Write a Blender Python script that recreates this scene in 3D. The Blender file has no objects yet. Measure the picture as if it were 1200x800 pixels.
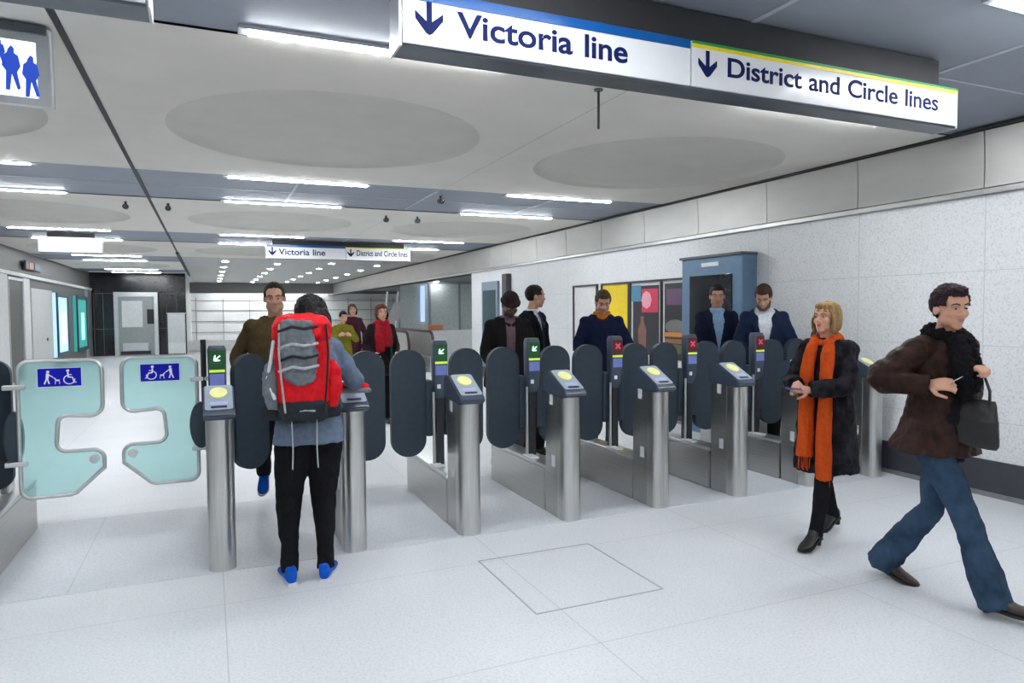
import bpy, bmesh, math, random
from math import sin, cos, pi, radians as R
from mathutils import Vector, Matrix, noise, Euler
V = Vector
random.seed(7)
S = bpy.context.scene
COL = S.collection

# ---------------------------------------------------------------- camera, world, exposure
H = 1.55
def make_camera():
    yaw, pitch, roll, F = R(23.5586), R(-2.4796), R(-0.3911), 812.31
    f = V((sin(yaw)*cos(pitch), cos(yaw)*cos(pitch), sin(pitch)))
    r0 = V((cos(yaw), -sin(yaw), 0)); u0 = r0.cross(f)
    r = r0*cos(roll)+u0*sin(roll); u = -r0*sin(roll)+u0*cos(roll)
    cd = bpy.data.cameras.new('camera'); co = bpy.data.objects.new('camera', cd); COL.objects.link(co)
    m = Matrix((r, u, -f)).transposed().to_4x4(); m.translation = V((0, 0, H))
    co.matrix_world = m
    cd.sensor_width = 36; cd.lens = F/1200*36; cd.clip_start = .05; cd.clip_end = 200
    S.camera = co
make_camera()
w = bpy.data.worlds.new('world'); S.world = w; w.use_nodes = True
w.node_tree.nodes['Background'].inputs[0].default_value = (.8, .88, 1, 1)
w.node_tree.nodes['Background'].inputs[1].default_value = 0.3
LIGHT = 95.0            # emission of the ceiling light tubes
LIGHT_COL = (.93, .97, 1.0)
S.view_settings.view_transform = 'Standard'; S.view_settings.look = 'None'
S.view_settings.exposure = 0.0; S.view_settings.gamma = 1
S.view_settings.use_curve_mapping = False
CZ = 3.02               # ceiling height

# ---------------------------------------------------------------- materials
_m = {}
def mat(name, col, rough=.5, metal=0, var=.06, scale=12, bump=0, bscale=60, stretch=(1,1,1), coat=0, sheen=0, trans=0, alpha=1, emit=0, spec=.5):
    if name in _m: return _m[name]
    m = bpy.data.materials.new(name); m.use_nodes = True; _m[name] = m
    n = m.node_tree.nodes; l = m.node_tree.links; b = n['Principled BSDF']
    b.inputs['Roughness'].default_value = rough; b.inputs['Metallic'].default_value = metal
    b.inputs['Specular IOR Level'].default_value = spec
    b.inputs['Coat Weight'].default_value = coat; b.inputs['Coat Roughness'].default_value = .05
    b.inputs['Sheen Weight'].default_value = sheen
    b.inputs['Transmission Weight'].default_value = trans; b.inputs['Alpha'].default_value = alpha
    tc = n.new('ShaderNodeTexCoord'); mp = n.new('ShaderNodeMapping'); mp.inputs['Scale'].default_value = stretch
    l.new(tc.outputs['Object'], mp.inputs['Vector'])
    nz = n.new('ShaderNodeTexNoise'); nz.inputs['Scale'].default_value = scale; nz.inputs['Detail'].default_value = 4
    l.new(mp.outputs[0], nz.inputs['Vector'])
    rp = n.new('ShaderNodeValToRGB'); rp.color_ramp.elements[0].position = .3; rp.color_ramp.elements[1].position = .7
    rp.color_ramp.elements[0].color = tuple(max(0, c*(1-var)) for c in col)+(1,)
    rp.color_ramp.elements[1].color = tuple(min(1, c*(1+var)) for c in col)+(1,)
    l.new(nz.outputs['Fac'], rp.inputs['Fac']); l.new(rp.outputs[0], b.inputs['Base Color'])
    if bump:
        n2 = n.new('ShaderNodeTexNoise'); n2.inputs['Scale'].default_value = bscale; n2.inputs['Detail'].default_value = 3
        l.new(mp.outputs[0], n2.inputs['Vector'])
        bp = n.new('ShaderNodeBump'); bp.inputs['Strength'].default_value = bump; bp.inputs['Distance'].default_value = .01
        l.new(n2.outputs['Fac'], bp.inputs['Height']); l.new(bp.outputs[0], b.inputs['Normal'])
    if emit:
        b.inputs['Emission Strength'].default_value = emit; l.new(rp.outputs[0], b.inputs['Emission Color'])
    return m
def emis(name, col, strength):
    if name in _m: return _m[name]
    m = bpy.data.materials.new(name); m.use_nodes = True; _m[name] = m
    b = m.node_tree.nodes['Principled BSDF']; b.inputs['Base Color'].default_value = (*col, 1)
    b.inputs['Emission Color'].default_value = (*col, 1); b.inputs['Emission Strength'].default_value = strength
    return m
def mix_speckle(name, base, dark, scale, amount, rough, tile=None, bump=.0, coat=0):
    """terrazzo: voronoi speckle and large cloudy tone, optional tile joints (sx, sy, sz)"""
    m = bpy.data.materials.new(name); m.use_nodes = True; _m[name] = m
    n = m.node_tree.nodes; l = m.node_tree.links; b = n['Principled BSDF']
    b.inputs['Roughness'].default_value = rough; b.inputs['Coat Weight'].default_value = coat
    tc = n.new('ShaderNodeTexCoord')
    nz = n.new('ShaderNodeTexNoise'); nz.inputs['Scale'].default_value = scale; nz.inputs['Detail'].default_value = 6; nz.inputs['Roughness'].default_value = .7
    l.new(tc.outputs['Object'], nz.inputs['Vector'])
    rp = n.new('ShaderNodeValToRGB'); e = rp.color_ramp.elements
    e[0].position = amount-.07; e[0].color = (*dark, 1); e[1].position = amount+.09; e[1].color = (*base, 1)
    l.new(nz.outputs['Fac'], rp.inputs['Fac'])
    n3 = n.new('ShaderNodeTexNoise'); n3.inputs['Scale'].default_value = 1.1; n3.inputs['Detail'].default_value = 3
    l.new(tc.outputs['Object'], n3.inputs['Vector'])
    r3 = n.new('ShaderNodeValToRGB'); r3.color_ramp.elements[0].position = .3; r3.color_ramp.elements[0].color = (.93, .93, .93, 1)
    r3.color_ramp.elements[1].position = .7; r3.color_ramp.elements[1].color = (1, 1, 1, 1)
    l.new(n3.outputs['Fac'], r3.inputs['Fac'])
    mx = n.new('ShaderNodeMix'); mx.data_type = 'RGBA'; mx.blend_type = 'MULTIPLY'; mx.inputs[0].default_value = 1
    l.new(rp.outputs[0], mx.inputs[6]); l.new(r3.outputs[0], mx.inputs[7])
    last = mx.outputs[2]
    if tile:
        sp = n.new('ShaderNodeSeparateXYZ'); l.new(tc.outputs['Object'], sp.inputs[0])
        acc = None
        for ax, (size, off, wd) in tile.items():
            a = n.new('ShaderNodeMath'); a.operation = 'SUBTRACT'; a.inputs[1].default_value = off; l.new(sp.outputs[ax], a.inputs[0])
            d = n.new('ShaderNodeMath'); d.operation = 'PINGPONG'; d.inputs[1].default_value = size/2; l.new(a.outputs[0], d.inputs[0])
            t = n.new('ShaderNodeMath'); t.operation = 'LESS_THAN'; t.inputs[1].default_value = wd; l.new(d.outputs[0], t.inputs[0])
            if acc is None: acc = t.outputs[0]
            else:
                q = n.new('ShaderNodeMath'); q.operation = 'MAXIMUM'; l.new(acc, q.inputs[0]); l.new(t.outputs[0], q.inputs[1]); acc = q.outputs[0]
        m2 = n.new('ShaderNodeMix'); m2.data_type = 'RGBA'; l.new(acc, m2.inputs[0]); l.new(last, m2.inputs[6])
        m2.inputs[7].default_value = tuple(c*.72 for c in base)+(1,)
        last = m2.outputs[2]
    l.new(last, b.inputs['Base Color'])
    return m

M_floor = mix_speckle('pale_terrazzo_floor', (.80, .82, .855), (.68, .70, .735), 70, .45, .38, tile={0: (1.6, .04, .003), 1: (1.2, .35, .003)})
M_floor2 = mix_speckle('grey_terrazzo_gateline', (.70, .725, .775), (.60, .62, .67), 60, .47, .45, tile={0: (.8, .04, .003)})
M_wall = mix_speckle('speckled_terrazzo_wall', (.87, .88, .89), (.66, .67, .69), 52, .42, .35, tile={1: (1.21, 3.7, .004), 2: (.62, .0, .003)})
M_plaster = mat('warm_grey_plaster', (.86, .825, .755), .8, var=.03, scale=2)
M_dome = mat('darker_dome_plaster', (.72, .70, .635), .85, var=.03, scale=3)  # dome discs set darker than the plaster around them
M_band = mat('blue_grey_metal_panel', (.27, .30, .355), .5, .15, var=.04, scale=3)
M_seam = mat('pale_seam_strip', (.5, .54, .58), .4, .3)
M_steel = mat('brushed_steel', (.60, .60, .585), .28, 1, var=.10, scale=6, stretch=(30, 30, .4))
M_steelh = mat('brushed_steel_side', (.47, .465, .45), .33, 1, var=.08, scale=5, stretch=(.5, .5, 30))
M_wallmetal = mat('satin_metal_wall_panel', (.46, .455, .435), .46, .6, var=.05, scale=2, stretch=(1, 1, 3))
M_dark = mat('dark_shadow_gap', (.02, .02, .022), .6)
M_skirt = mat('charcoal_skirting', (.045, .047, .06), .5)
M_rubber = mat('slate_rubber', (.030, .044, .060), .55, var=.08, scale=20, spec=.3)
M_navy = mat('dark_blue_plastic', (.045, .065, .10), .4, coat=.2)
M_black = mat('black_plastic', (.015, .015, .018), .35)
M_cowl = mat('grey_blue_reader_face', (.36, .42, .50), .35, coat=.3)
M_yellow = mat('yellow_reader_disc', (.86, .85, .36), .4, emit=.08)
M_white = mat('white_enamel', (.84, .85, .87), .18, coat=.6, var=.01)
M_blue = mat('line_blue', (.0, .085, .33), .25, coat=.4)
M_ylw = mat('line_yellow', (.85, .68, .02), .3)
M_grn = mat('line_green', (.02, .30, .08), .3)
M_ink = mat('navy_ink', (.003, .010, .085), .6, spec=.15)
M_frame = mat('sign_frame_metal', (.10, .115, .135), .35, .5)
M_alu = mat('pale_aluminium', (.62, .64, .65), .3, .8)
M_tube = emis('light_tube', LIGHT_COL, LIGHT)
M_tray = mat('light_tray', (.55, .57, .6), .4, .3)
M_wht = mat('white_paint', (.78, .79, .79), .5)
M_glass = mat('mint_safety_glass', (.62, .93, .91), .08, var=.02, trans=.85, alpha=1)
M_sticker = mat('blue_sticker', (.002, .005, .36), .4, spec=.2)
M_wink = mat('white_ink', (.85, .87, .9), .4)

# ---------------------------------------------------------------- mesh helpers
def tag(o, label=None, cat=None, group=None, kind=None):
    if label: o['label'] = label
    if cat: o['category'] = cat
    if group: o['group'] = group
    if kind: o['kind'] = kind
    return o
def thing(name, loc, rz, label, cat, group=None):
    o = bpy.data.objects.new(name, None); COL.objects.link(o); o.location = loc; o.rotation_euler = (0, 0, rz)
    o.empty_display_size = .1
    return tag(o, label, cat, group)
class MB:
    def __init__(s): s.b = bmesh.new()
    def box(s, c, d, bev=0, rot=None, mi=0, seg=2):
        r = bmesh.ops.create_cube(s.b, size=1)
        vs = r['verts']; bmesh.ops.scale(s.b, vec=d, verts=vs)
        fs = list({f for v in vs for f in v.link_faces})
        if bev:
            es = list({e for v in vs for e in v.link_edges})
            q = bmesh.ops.bevel(s.b, geom=es, offset=bev, segments=seg, affect='EDGES', profile=.5)
            vs = list({v for f in q['faces'] for v in f.verts} | {v for v in vs if v.is_valid})
            fs = list({f for v in vs for f in v.link_faces})
        if rot is not None: bmesh.ops.transform(s.b, matrix=rot.to_4x4(), verts=vs)
        bmesh.ops.translate(s.b, vec=c, verts=vs)
        for f in fs: f.material_index = mi
        return s
    def cyl(s, p0, p1, r, r2=None, n=20, mi=0):
        p0, p1 = V(p0), V(p1); return s.sweep([p0, p1], [r, r if r2 is None else r2], n, mi=mi, round_ends=False)
    def sweep(s, pts, rad, n=14, mi=0, round_ends=True, closed=False, flat=None):
        pts = [V(p) for p in pts]
        if not hasattr(rad, '__len__'): rad = [rad]*len(pts)
        rings = []; N = len(pts)
        def tang(i):
            if closed: return (pts[(i+1) % N]-pts[i-1]).normalized()
            if i == 0: return (pts[1]-pts[0]).normalized()
            if i == N-1: return (pts[-1]-pts[-2]).normalized()
            a = (pts[i]-pts[i-1]).normalized(); b = (pts[i+1]-pts[i]).normalized(); t = a+b
            return t.normalized() if t.length > 1e-5 else a
        t0 = tang(0); up = V((0, 0, 1)) if abs(t0.z) < .9 else V((0, 1, 0))
        x = (up - t0*up.dot(t0)).normalized()
        frames = []
        for i in range(N):
            t = tang(i); x = (x - t*x.dot(t)).normalized(); y = t.cross(x); frames.append((pts[i], t, x.copy(), y, rad[i]))
        if round_ends and not closed:
            f = frames[0]; pre = [(f[0]-f[1]*f[4]*sin(a), f[1], f[2], f[3], f[4]*cos(a)) for a in (1.35, .9, .45)]
            g = frames[-1]; post = [(g[0]+g[1]*g[4]*sin(a), g[1], g[2], g[3], g[4]*cos(a)) for a in (.45, .9, 1.35)]
            frames = pre+frames+post
        for c, t, a, b, r in frames:
            fl = flat or 1
            rings.append([s.b.verts.new(c+a*r*cos(2*pi*k/n)+b*r*fl*sin(2*pi*k/n)) for k in range(n)])
        s._skin(rings, mi, closed); return s
    def _skin(s, rings, mi=0, closed=False):
        n = len(rings[0]); m = len(rings)
        for i in range(m if closed else m-1):
            A, B = rings[i], rings[(i+1) % m]
            for k in range(n):
                f = s.b.faces.new((A[k], A[(k+1) % n], B[(k+1) % n], B[k])); f.material_index = mi
        if not closed:
            f = s.b.faces.new(list(reversed(rings[0]))); f.material_index = mi
            f = s.b.faces.new(rings[-1]); f.material_index = mi
    def loft(s, rings, n=28, p=2.2, mi=0):
        """rings: (center, half-width vector, half-depth vector)"""
        R_ = []
        for c, a, b in rings:
            vs = []
            for k in range(n):
                t = 2*pi*k/n; cx, sy = cos(t), sin(t)
                u = abs(cx)**(2/p)*(1 if cx >= 0 else -1); v = abs(sy)**(2/p)*(1 if sy >= 0 else -1)
                vs.append(s.b.verts.new(V(c)+V(a)*u+V(b)*v))
            R_.append(vs)
        s._skin(R_, mi); return s
    def ell(s, c, r, rot=None, n=20, mi=0):
        q = bmesh.ops.create_uvsphere(s.b, u_segments=n, v_segments=max(8, n*2//3), radius=1); vs = q['verts']
        m = Matrix.Translation(V(c)) @ (rot.to_4x4() if rot is not None else Matrix.Identity(4)) @ Matrix.Diagonal((*r, 1))
        bmesh.ops.transform(s.b, matrix=m, verts=vs)
        for f in {f for v in vs for f in v.link_faces}: f.material_index = mi
        return s
    def prism(s, outline, M, th, mi=0):
        """2D outline (x,y) extruded by th along local z of matrix M"""
        a = [s.b.verts.new(M @ V((x, y, 0))) for x, y in outline]; b = [s.b.verts.new(M @ V((x, y, th))) for x, y in outline]
        fs = [s.b.faces.new(list(reversed(a))), s.b.faces.new(b)]
        n = len(outline)
        for k in range(n): fs.append(s.b.faces.new((a[k], a[(k+1) % n], b[(k+1) % n], b[k])))
        for f in fs: f.material_index = mi
        return s
    def build(s, name, mats, parent=None, smooth=False, kind=None):
        if not isinstance(mats, (list, tuple)): mats = [mats]
        bmesh.ops.recalc_face_normals(s.b, faces=s.b.faces)
        me = bpy.data.meshes.new(name); s.b.to_mesh(me); s.b.free()
        for m in mats: me.materials.append(m)
        if smooth:
            for p in me.polygons: p.use_smooth = True
            me.set_sharp_from_angle(angle=R(38))
        o = bpy.data.objects.new(name, me); COL.objects.link(o)
        if parent is not None: o.parent = parent
        if kind: o['kind'] = kind
        return o
    def blob(s, name, mats, parent, voxel=.01, it=3, disp=None, cut=None, solid=0, fac=.5, matfn=None):
        if not isinstance(mats, (list, tuple)): mats = [mats]
        me = bpy.data.meshes.new('tmp'); bmesh.ops.recalc_face_normals(s.b, faces=s.b.faces); s.b.to_mesh(me); s.b.free()
        o = bpy.data.objects.new(name, me); COL.objects.link(o)
        r = o.modifiers.new('r', 'REMESH'); r.mode = 'VOXEL'; r.voxel_size = voxel
        if it: q = o.modifiers.new('s', 'SMOOTH'); q.factor = fac; q.iterations = it
        dg = bpy.context.evaluated_depsgraph_get(); dg.update()
        nm = bpy.data.meshes.new_from_object(o.evaluated_get(dg))
        o.modifiers.clear(); o.data = nm; bpy.data.meshes.remove(me); nm.name = name
        if disp:
            amp, sc = disp[0], V(disp[1]) if hasattr(disp[1], '__len__') else V((disp[1],)*3)
            seed = V((random.random()*50,)*3)
            cs = [v.co.copy() for v in nm.vertices]; ns = [v.normal.copy() for v in nm.vertices]
            for v, c, nn in zip(nm.vertices, cs, ns):
                q = V((c.x*sc.x, c.y*sc.y, c.z*sc.z))+seed
                v.co = c+nn*amp*(noise.noise(q)+.5*noise.noise(q*2.3))
        if cut or solid:
            bm = bmesh.new(); bm.from_mesh(nm)
            if cut:
                bmesh.ops.delete(bm, geom=[f for f in bm.faces if cut(f.calc_center_median())], context='FACES')
            bm.to_mesh(nm); bm.free()
        for m in mats: nm.materials.append(m)
        if matfn:
            for p in nm.polygons: p.material_index = matfn(p.center)
        for p in nm.polygons: p.use_smooth = True
        if solid:
            sm = o.modifiers.new('thickness', 'SOLIDIFY'); sm.thickness = solid; sm.offset = -1
        if parent is not None: o.parent = parent
        return o
def rrect(x0, y0, x1, y1, r, n=5):
    out = []
    for cx, cy, a0 in ((x1-r, y1-r, 0), (x0+r, y1-r, 90), (x0+r, y0+r, 180), (x1-r, y0+r, 270)):
        for k in range(n+1):
            a = R(a0+90*k/n); out.append((cx+r*cos(a), cy+r*sin(a)))
    return out
def text(name, body, size, M, parent, m, ext=.0015, align='LEFT', width=None, bold=0):
    c = bpy.data.curves.new(name, 'FONT'); c.body = body; c.size = size; c.extrude = ext; c.align_x = align; c.offset = bold
    o = bpy.data.objects.new(name, c); COL.objects.link(o)
    dg = bpy.context.evaluated_depsgraph_get(); dg.update()
    me = bpy.data.meshes.new_from_object(o.evaluated_get(dg)); bpy.data.objects.remove(o); bpy.data.curves.remove(c)
    if width:
        xs = [v.co.x for v in me.vertices]; k = width/(max(xs)-min(xs)); x0 = min(xs)
        for v in me.vertices: v.co.x = (v.co.x-x0)*k
    me.transform(M); me.materials.clear(); me.materials.append(m); me.name = name
    o = bpy.data.objects.new(name, me); COL.objects.link(o); o.parent = parent
    return o
def plane_M(o, x, y):
    o, x, y = V(o), V(x).normalized(), V(y).normalized(); z = x.cross(y)
    m = Matrix((x, y, z)).transposed().to_4x4(); m.translation = o; return m
FACE = lambda o: plane_M(o, (1, 0, 0), (0, 0, 1))   # plane facing -Y (towards the camera side); local z = -Y

# ---------------------------------------------------------------- the setting
YB, YF = -7.0, 44.0
WX = 5.87
struct = lambda mb, name, m, smooth=False: mb.build(name, m, None, smooth, 'structure')
struct(MB().box((3, (YB+YF)/2, -.1), (14.4, YF-YB, .2)), 'floor', M_floor)
struct(MB().box((2.31, 5.25, .0015), (7.1, 1.6, .003)), 'trim_1', M_floor2)
# access cover outline in the floor
b = MB()
x0, x1, y0, y1 = 1.5, 2.28, 3.15, 3.98
for c, d in (((x0, (y0+y1)/2), (.008, y1-y0)), ((x1, (y0+y1)/2), (.008, y1-y0)), (((x0+x1)/2, y0), (x1-x0, .008)), (((x0+x1)/2, y1), (x1-x0, .008))):
    b.box((*c, .001), (*d, .004))
struct(b, 'trim_2', mat('floor_cover_joint', (.48, .50, .55), .4, .3))
# right wall
b = MB().box((WX+.15, (YB+15.9)/2, 1.24), (.3, 15.9-YB, 2.48)); b.box((WX+.6, 15.75, 1.24), (.9, .3, 2.48)); wr = struct(b, 'wall_right', M_wall)
b = MB().box((WX+.13, (YB+15.88)/2, .15), (.3, 15.88-YB, .30), .004); struct(b, 'baseboard_right', M_skirt)
b = MB().box((WX+.12, (YB+15.8)/2, .02), (.3, 15.8-YB, .04)); struct(b, 'baseboard_right', mat('steel_toe_strip', (.3, .3, .32), .4, .6))
# upper satin metal panels, each a slightly bowed sheet
b = MB(); y = 3.7-1.21*9
prof = [(WX-.03, 2.535), (WX-.026, 2.60), (WX-.026, 2.70), (WX-.029, 2.80), (WX-.034, 2.90), (WX-.040, 2.995)]
while y < YF:
    a = y+.004; c = y+1.206
    rr = []
    for yy in (a, c):
        rr.append([b.b.verts.new((px, yy, pz)) for px, pz in prof]+[b.b.verts.new((WX+.1, yy, 2.995)), b.b.verts.new((WX+.1, yy, 2.535))])
    b._skin(rr); y += 1.21
struct(b, 'trim_3', M_wallmetal, True)
struct(MB().box((WX+.02, (YB+YF)/2, 2.503), (.14, YF-YB, .045), .003), 'trim_4', mat('ledge_metal', (.5, .5, .49), .3, .8))
struct(MB().box((WX+.16, (YB+YF)/2, 2.75), (.3, YF-YB, .55)), 'wall_right_upper', M_dark)
struct(MB().box((WX-.02, (YB+YF)/2, 3.01), (.12, YF-YB, .02)), 'trim_5', M_dark)
# left, back and end walls
struct(MB().box((-4.1, (YB+29.6)/2, 1.55), (.2, 29.6-YB, 3.1)), 'wall_left', mat('grey_brown_wall', (.16, .155, .15), .5))
struct(MB().box((3, YB-.1, 1.55), (14.4, .2, 3.1)), 'wall_back', mat('pale_back_wall', (.6, .6, .6), .6))
# black glass panelling at the end of the hall, left
b = MB().box((-2.42, 29.75, 1.55), (3.2, .25, 3.1)); struct(b, 'wall_dark', mat('black_glass_panels', (.012, .012, .016), .18))
b = MB()
for z in (1.0, 2.32): b.box((-2.42, 29.62, z), (3.2, .02, .02))
for x in (-3.9, -3.6, -1.5, -1.15): b.box((x, 29.62, 1.2), (.02, .02, 2.3))
struct(b, 'trim_6', mat('black_panel_joint', (.12, .12, .13), .4))
M_far = mat('far_white_wall', (.80, .81, .80), .35, scale=1, var=.08)
struct(MB().box((5, 38.2, 1.55), (14, .3, 3.1)), 'wall_end', M_far)
b = MB()
for z in (.6, 1.15, 1.7, 2.2): b.box((5, 38.03, z), (14, .03, .035))
for k in range(9): b.box((-.6+1.25*k, 38.03, 1.2), (.03, .03, 2.3))
struct(b, 'trim_7', mat('grey_joint', (.3, .3, .3), .5))
struct(MB().box((4, 36.5, 2.78), (12, .5, .50)), 'trim_8', mat('dark_downstand', (.16, .165, .165), .5))
struct(MB().box((-.95, 34, 1.55), (.25, 8.6, 3.1)), 'wall_left_far', M_far)
struct(MB().box((1.8, 31.2, .24), (6.0, .3, .42)), 'wall_low', M_wht)
# side space to the right beyond the wall corner
struct(MB().box((10.3, 22, 1.55), (.2, 45, 3.1)), 'wall_side', mat('grey_green_wall', (.55, .58, .57), .35))
struct(MB().box((8.1, 29.8, 2.72), (4.2, 28, .1)), 'ceiling_side', mat('side_soffit', (.22, .22, .23), .5))
# ceiling bays: plaster slabs with a round shallow dome, between the metal bands
PX0, PW = -3.94, 3.27
bands = [2.1-5.93*2, 2.1-5.93, 2.1, 8.03, 13.96, 19.89, 25.82]
BW = 1.88
def bay(xa, xb, ya, yb, dome=True):
    b = MB().b; mb = MB(); mb.b = b
    cx, cy = (xa+xb)/2, (ya+yb)/2; n = 64; Rr = 1.25
    outer, ring = [], []
    angs = [2*pi*k/n for k in range(n)]
    for a in angs:
        dx, dy = cos(a), sin(a); t = min((xb-cx)/abs(dx) if abs(dx) > 1e-6 else 1e9, (yb-cy)/abs(dy) if abs(dy) > 1e-6 else 1e9)
        outer.append(b.verts.new((cx+dx*t, cy+dy*t, CZ))); ring.append(b.verts.new((cx+dx*Rr, cy+dy*Rr, CZ)))
    for i in range(n):
        b.faces.new((outer[i], outer[(i+1) % n], ring[(i+1) % n], ring[i]))
    # corners
    for sx, sy in ((1, 1), (-1, 1), (-1, -1), (1, -1)):
        c = V((cx+sx*(xb-cx), cy+sy*(yb-cy), CZ))
        for i in range(n):
            p, q = outer[i].co, outer[(i+1) % n].co
            if abs(p.x-q.x) > 1e-5 and abs(p.y-q.y) > 1e-5 and (p-c).length < 1.0 and (q-c).length < 1.0:
                b.faces.new((outer[i], b.verts.new(c), outer[(i+1) % n]))
    prev = ring
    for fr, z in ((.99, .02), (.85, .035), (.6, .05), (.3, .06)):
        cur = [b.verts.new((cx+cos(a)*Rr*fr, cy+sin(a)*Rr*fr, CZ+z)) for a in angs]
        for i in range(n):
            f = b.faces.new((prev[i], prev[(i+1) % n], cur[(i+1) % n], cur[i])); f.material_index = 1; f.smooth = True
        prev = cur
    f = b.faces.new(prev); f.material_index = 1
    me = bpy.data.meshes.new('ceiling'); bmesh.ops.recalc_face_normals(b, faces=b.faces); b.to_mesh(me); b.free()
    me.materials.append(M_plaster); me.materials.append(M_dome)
    o = bpy.data.objects.new('ceiling', me); COL.objects.link(o); o['kind'] = 'structure'
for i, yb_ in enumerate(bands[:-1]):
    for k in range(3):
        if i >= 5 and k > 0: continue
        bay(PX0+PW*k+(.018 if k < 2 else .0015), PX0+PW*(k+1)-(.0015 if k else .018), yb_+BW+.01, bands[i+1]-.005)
nb = MB()
for i, yb_ in enumerate(bands):
    struct(MB().box((WX/2-2+.03, yb_+BW/2, CZ+.03), (WX+4.1, BW, .04)) if i < 5 else MB().box((-2.35, yb_+BW/2, CZ+.03), (3.3, BW, .04)), 'ceiling_band', M_band)
    if i < 6:
        b = MB()
        for k in range(7):
            x = PX0+PW/2*k
            if x < WX-.1 and not (i > 4 and k > 2): b.box((x, yb_+BW/2, CZ+.007), (.03, BW-.3, .006))
        b.box((WX/2-2 if i < 5 else -2.35, yb_+BW/2, CZ+.008), (WX+4 if i < 5 else 3.2, .012, .004))
        struct(b, 'trim_9', M_seam)
struct(MB().box((1, 12.0, CZ+.3), (16, 40, .05)), 'ceiling_void', M_dark)
struct(MB().box((-.67, 12, CZ+.02), (.04, 36, .04)), 'trim_10', M_dark)
struct(MB().box((-.67, 24, CZ-.005), (.07, 11, .05)), 'trim_11', M_dark)
struct(MB().box((2.6, 28.9, CZ+.04), (6.5, 18.2, .06)), 'ceiling_far', mat('silver_slat_ceiling', (.50, .50, .49), .45, .2, scale=3, stretch=(1, 8, 1), var=.12))

# ---------------------------------------------------------------- ceiling light strips
def light(x, y, label, L=1.49):
    t = thing('ceiling_light', (x, y, CZ), 0, label, 'ceiling light', 'linear lights along the ceiling bands')
    MB().box((0, 0, .004), (L+.10, .10, .022), .003).build('light_tray', M_tray, t)
    MB().box((0, 0, -.010), (L, .055, .014), .004).build('light_tube', M_tube, t)
names_x = {0: 'left bay', 1: 'middle bay', 2: 'right bay'}
for i, yb_ in enumerate(bands):
    for k in range(3):
        for e, yy in enumerate((yb_+.06, yb_+BW-.06)):
            if i >= 5 and k > 0: continue
            x = PX0+PW*(k+.5)
            pos = ['the second band back', 'the first band back', 'the nearest band', 'the band beyond the gates', 'the far sign band', 'the second last band', 'the last band'][i]
            light(x, yy, 'thin white ceiling light, %s edge of %s, %s' % ('near' if e == 0 else 'far', pos, names_x[k]))
for i in range(6):
    for k, x in enumerate((.45, 1.9, 3.4, 4.9)):
        y = 21.3+2.6*i+(.6 if k % 2 else 0)
        t = thing('downlight', (x, y, CZ), 0, 'small round downlight in the far slatted ceiling', 'downlight', 'downlights in the far slatted ceiling')
        MB().cyl((0, 0, -.004), (0, 0, .02), .11).build('trim_ring', M_alu, t, True)
        MB().cyl((0, 0, -.010), (0, 0, .01), .085).build('lamp', emis('downlight_glow', (1, .98, .94), 90), t, True)

for i in range(4):  # unseen strips added behind the downstand to brighten the far wall
    t = thing('wall_fill_light', (1.0+1.7*i, 37.2, CZ), 0, 'added unseen linear light brightening the far white wall', 'added light', 'added unseen lights before the far wall')
    MB().box((0, 0, .0), (1.5, .14, .02), .003).build('light_tray', M_tray, t); MB().box((0, 0, -.014), (1.4, .08, .012)).build('light_tube', M_tube, t)
for i in range(4):  # strips added to brighten the side space
    t = thing('side_fill_light', (7.6+(i % 2)*1.3, 18+3.4*i, 2.67), R(90), 'added linear light brightening the side space from under its soffit', 'ceiling light', 'added lights in the side space')
    MB().box((0, 0, -.006), (1.5, .12, .02), .003).build('light_tray', M_tray, t); MB().box((0, 0, -.020), (1.4, .06, .012)).build('light_tube', M_tube, t)

# ---------------------------------------------------------------- hanging direction signs
def arrow_outline(s):
    # stem and swept chevron, pointing down; origin at the centre, total height s
    w = .085*s; h = .5*s
    pts = [(-w, h), (w, h), (w, -.20*h)]
    pts += [(.44*s, .36*h), (.44*s, -.10*h), (.30*s, -.42*h), (.10*s, -.90*h), (0, -1.0*h)]
    pts += [(-.10*s, -.90*h), (-.30*s, -.42*h), (-.44*s, -.10*h), (-.44*s, .36*h), (-w, -.20*h)]
    return pts
def _tw(body, size):
    c = bpy.data.curves.new('t', 'FONT'); c.body = body; c.size = size; o = bpy.data.objects.new('t', c); COL.objects.link(o)
    bpy.context.evaluated_depsgraph_get().update(); me = bpy.data.meshes.new_from_object(o.evaluated_get(bpy.context.evaluated_depsgraph_get()))
    xs = [v.co.x for v in me.vertices]; bpy.data.objects.remove(o); bpy.data.curves.remove(c); bpy.data.meshes.remove(me); return min(xs), max(xs)
def words(line, size, org, parent, width, bold):
    a0, a1 = _tw(line, size); k = width/(a1-a0); pre = ''
    for wd in line.split(' '):
        full = _tw(pre+wd, size)[1]; w0, w1 = _tw(wd, size)
        text('lettering', wd, size, FACE((org[0]+(full-(w1-w0)-a0)*k, org[1], org[2])), parent, M_ink, width=(w1-w0)*k, bold=bold)
        pre += wd+' '
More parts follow.
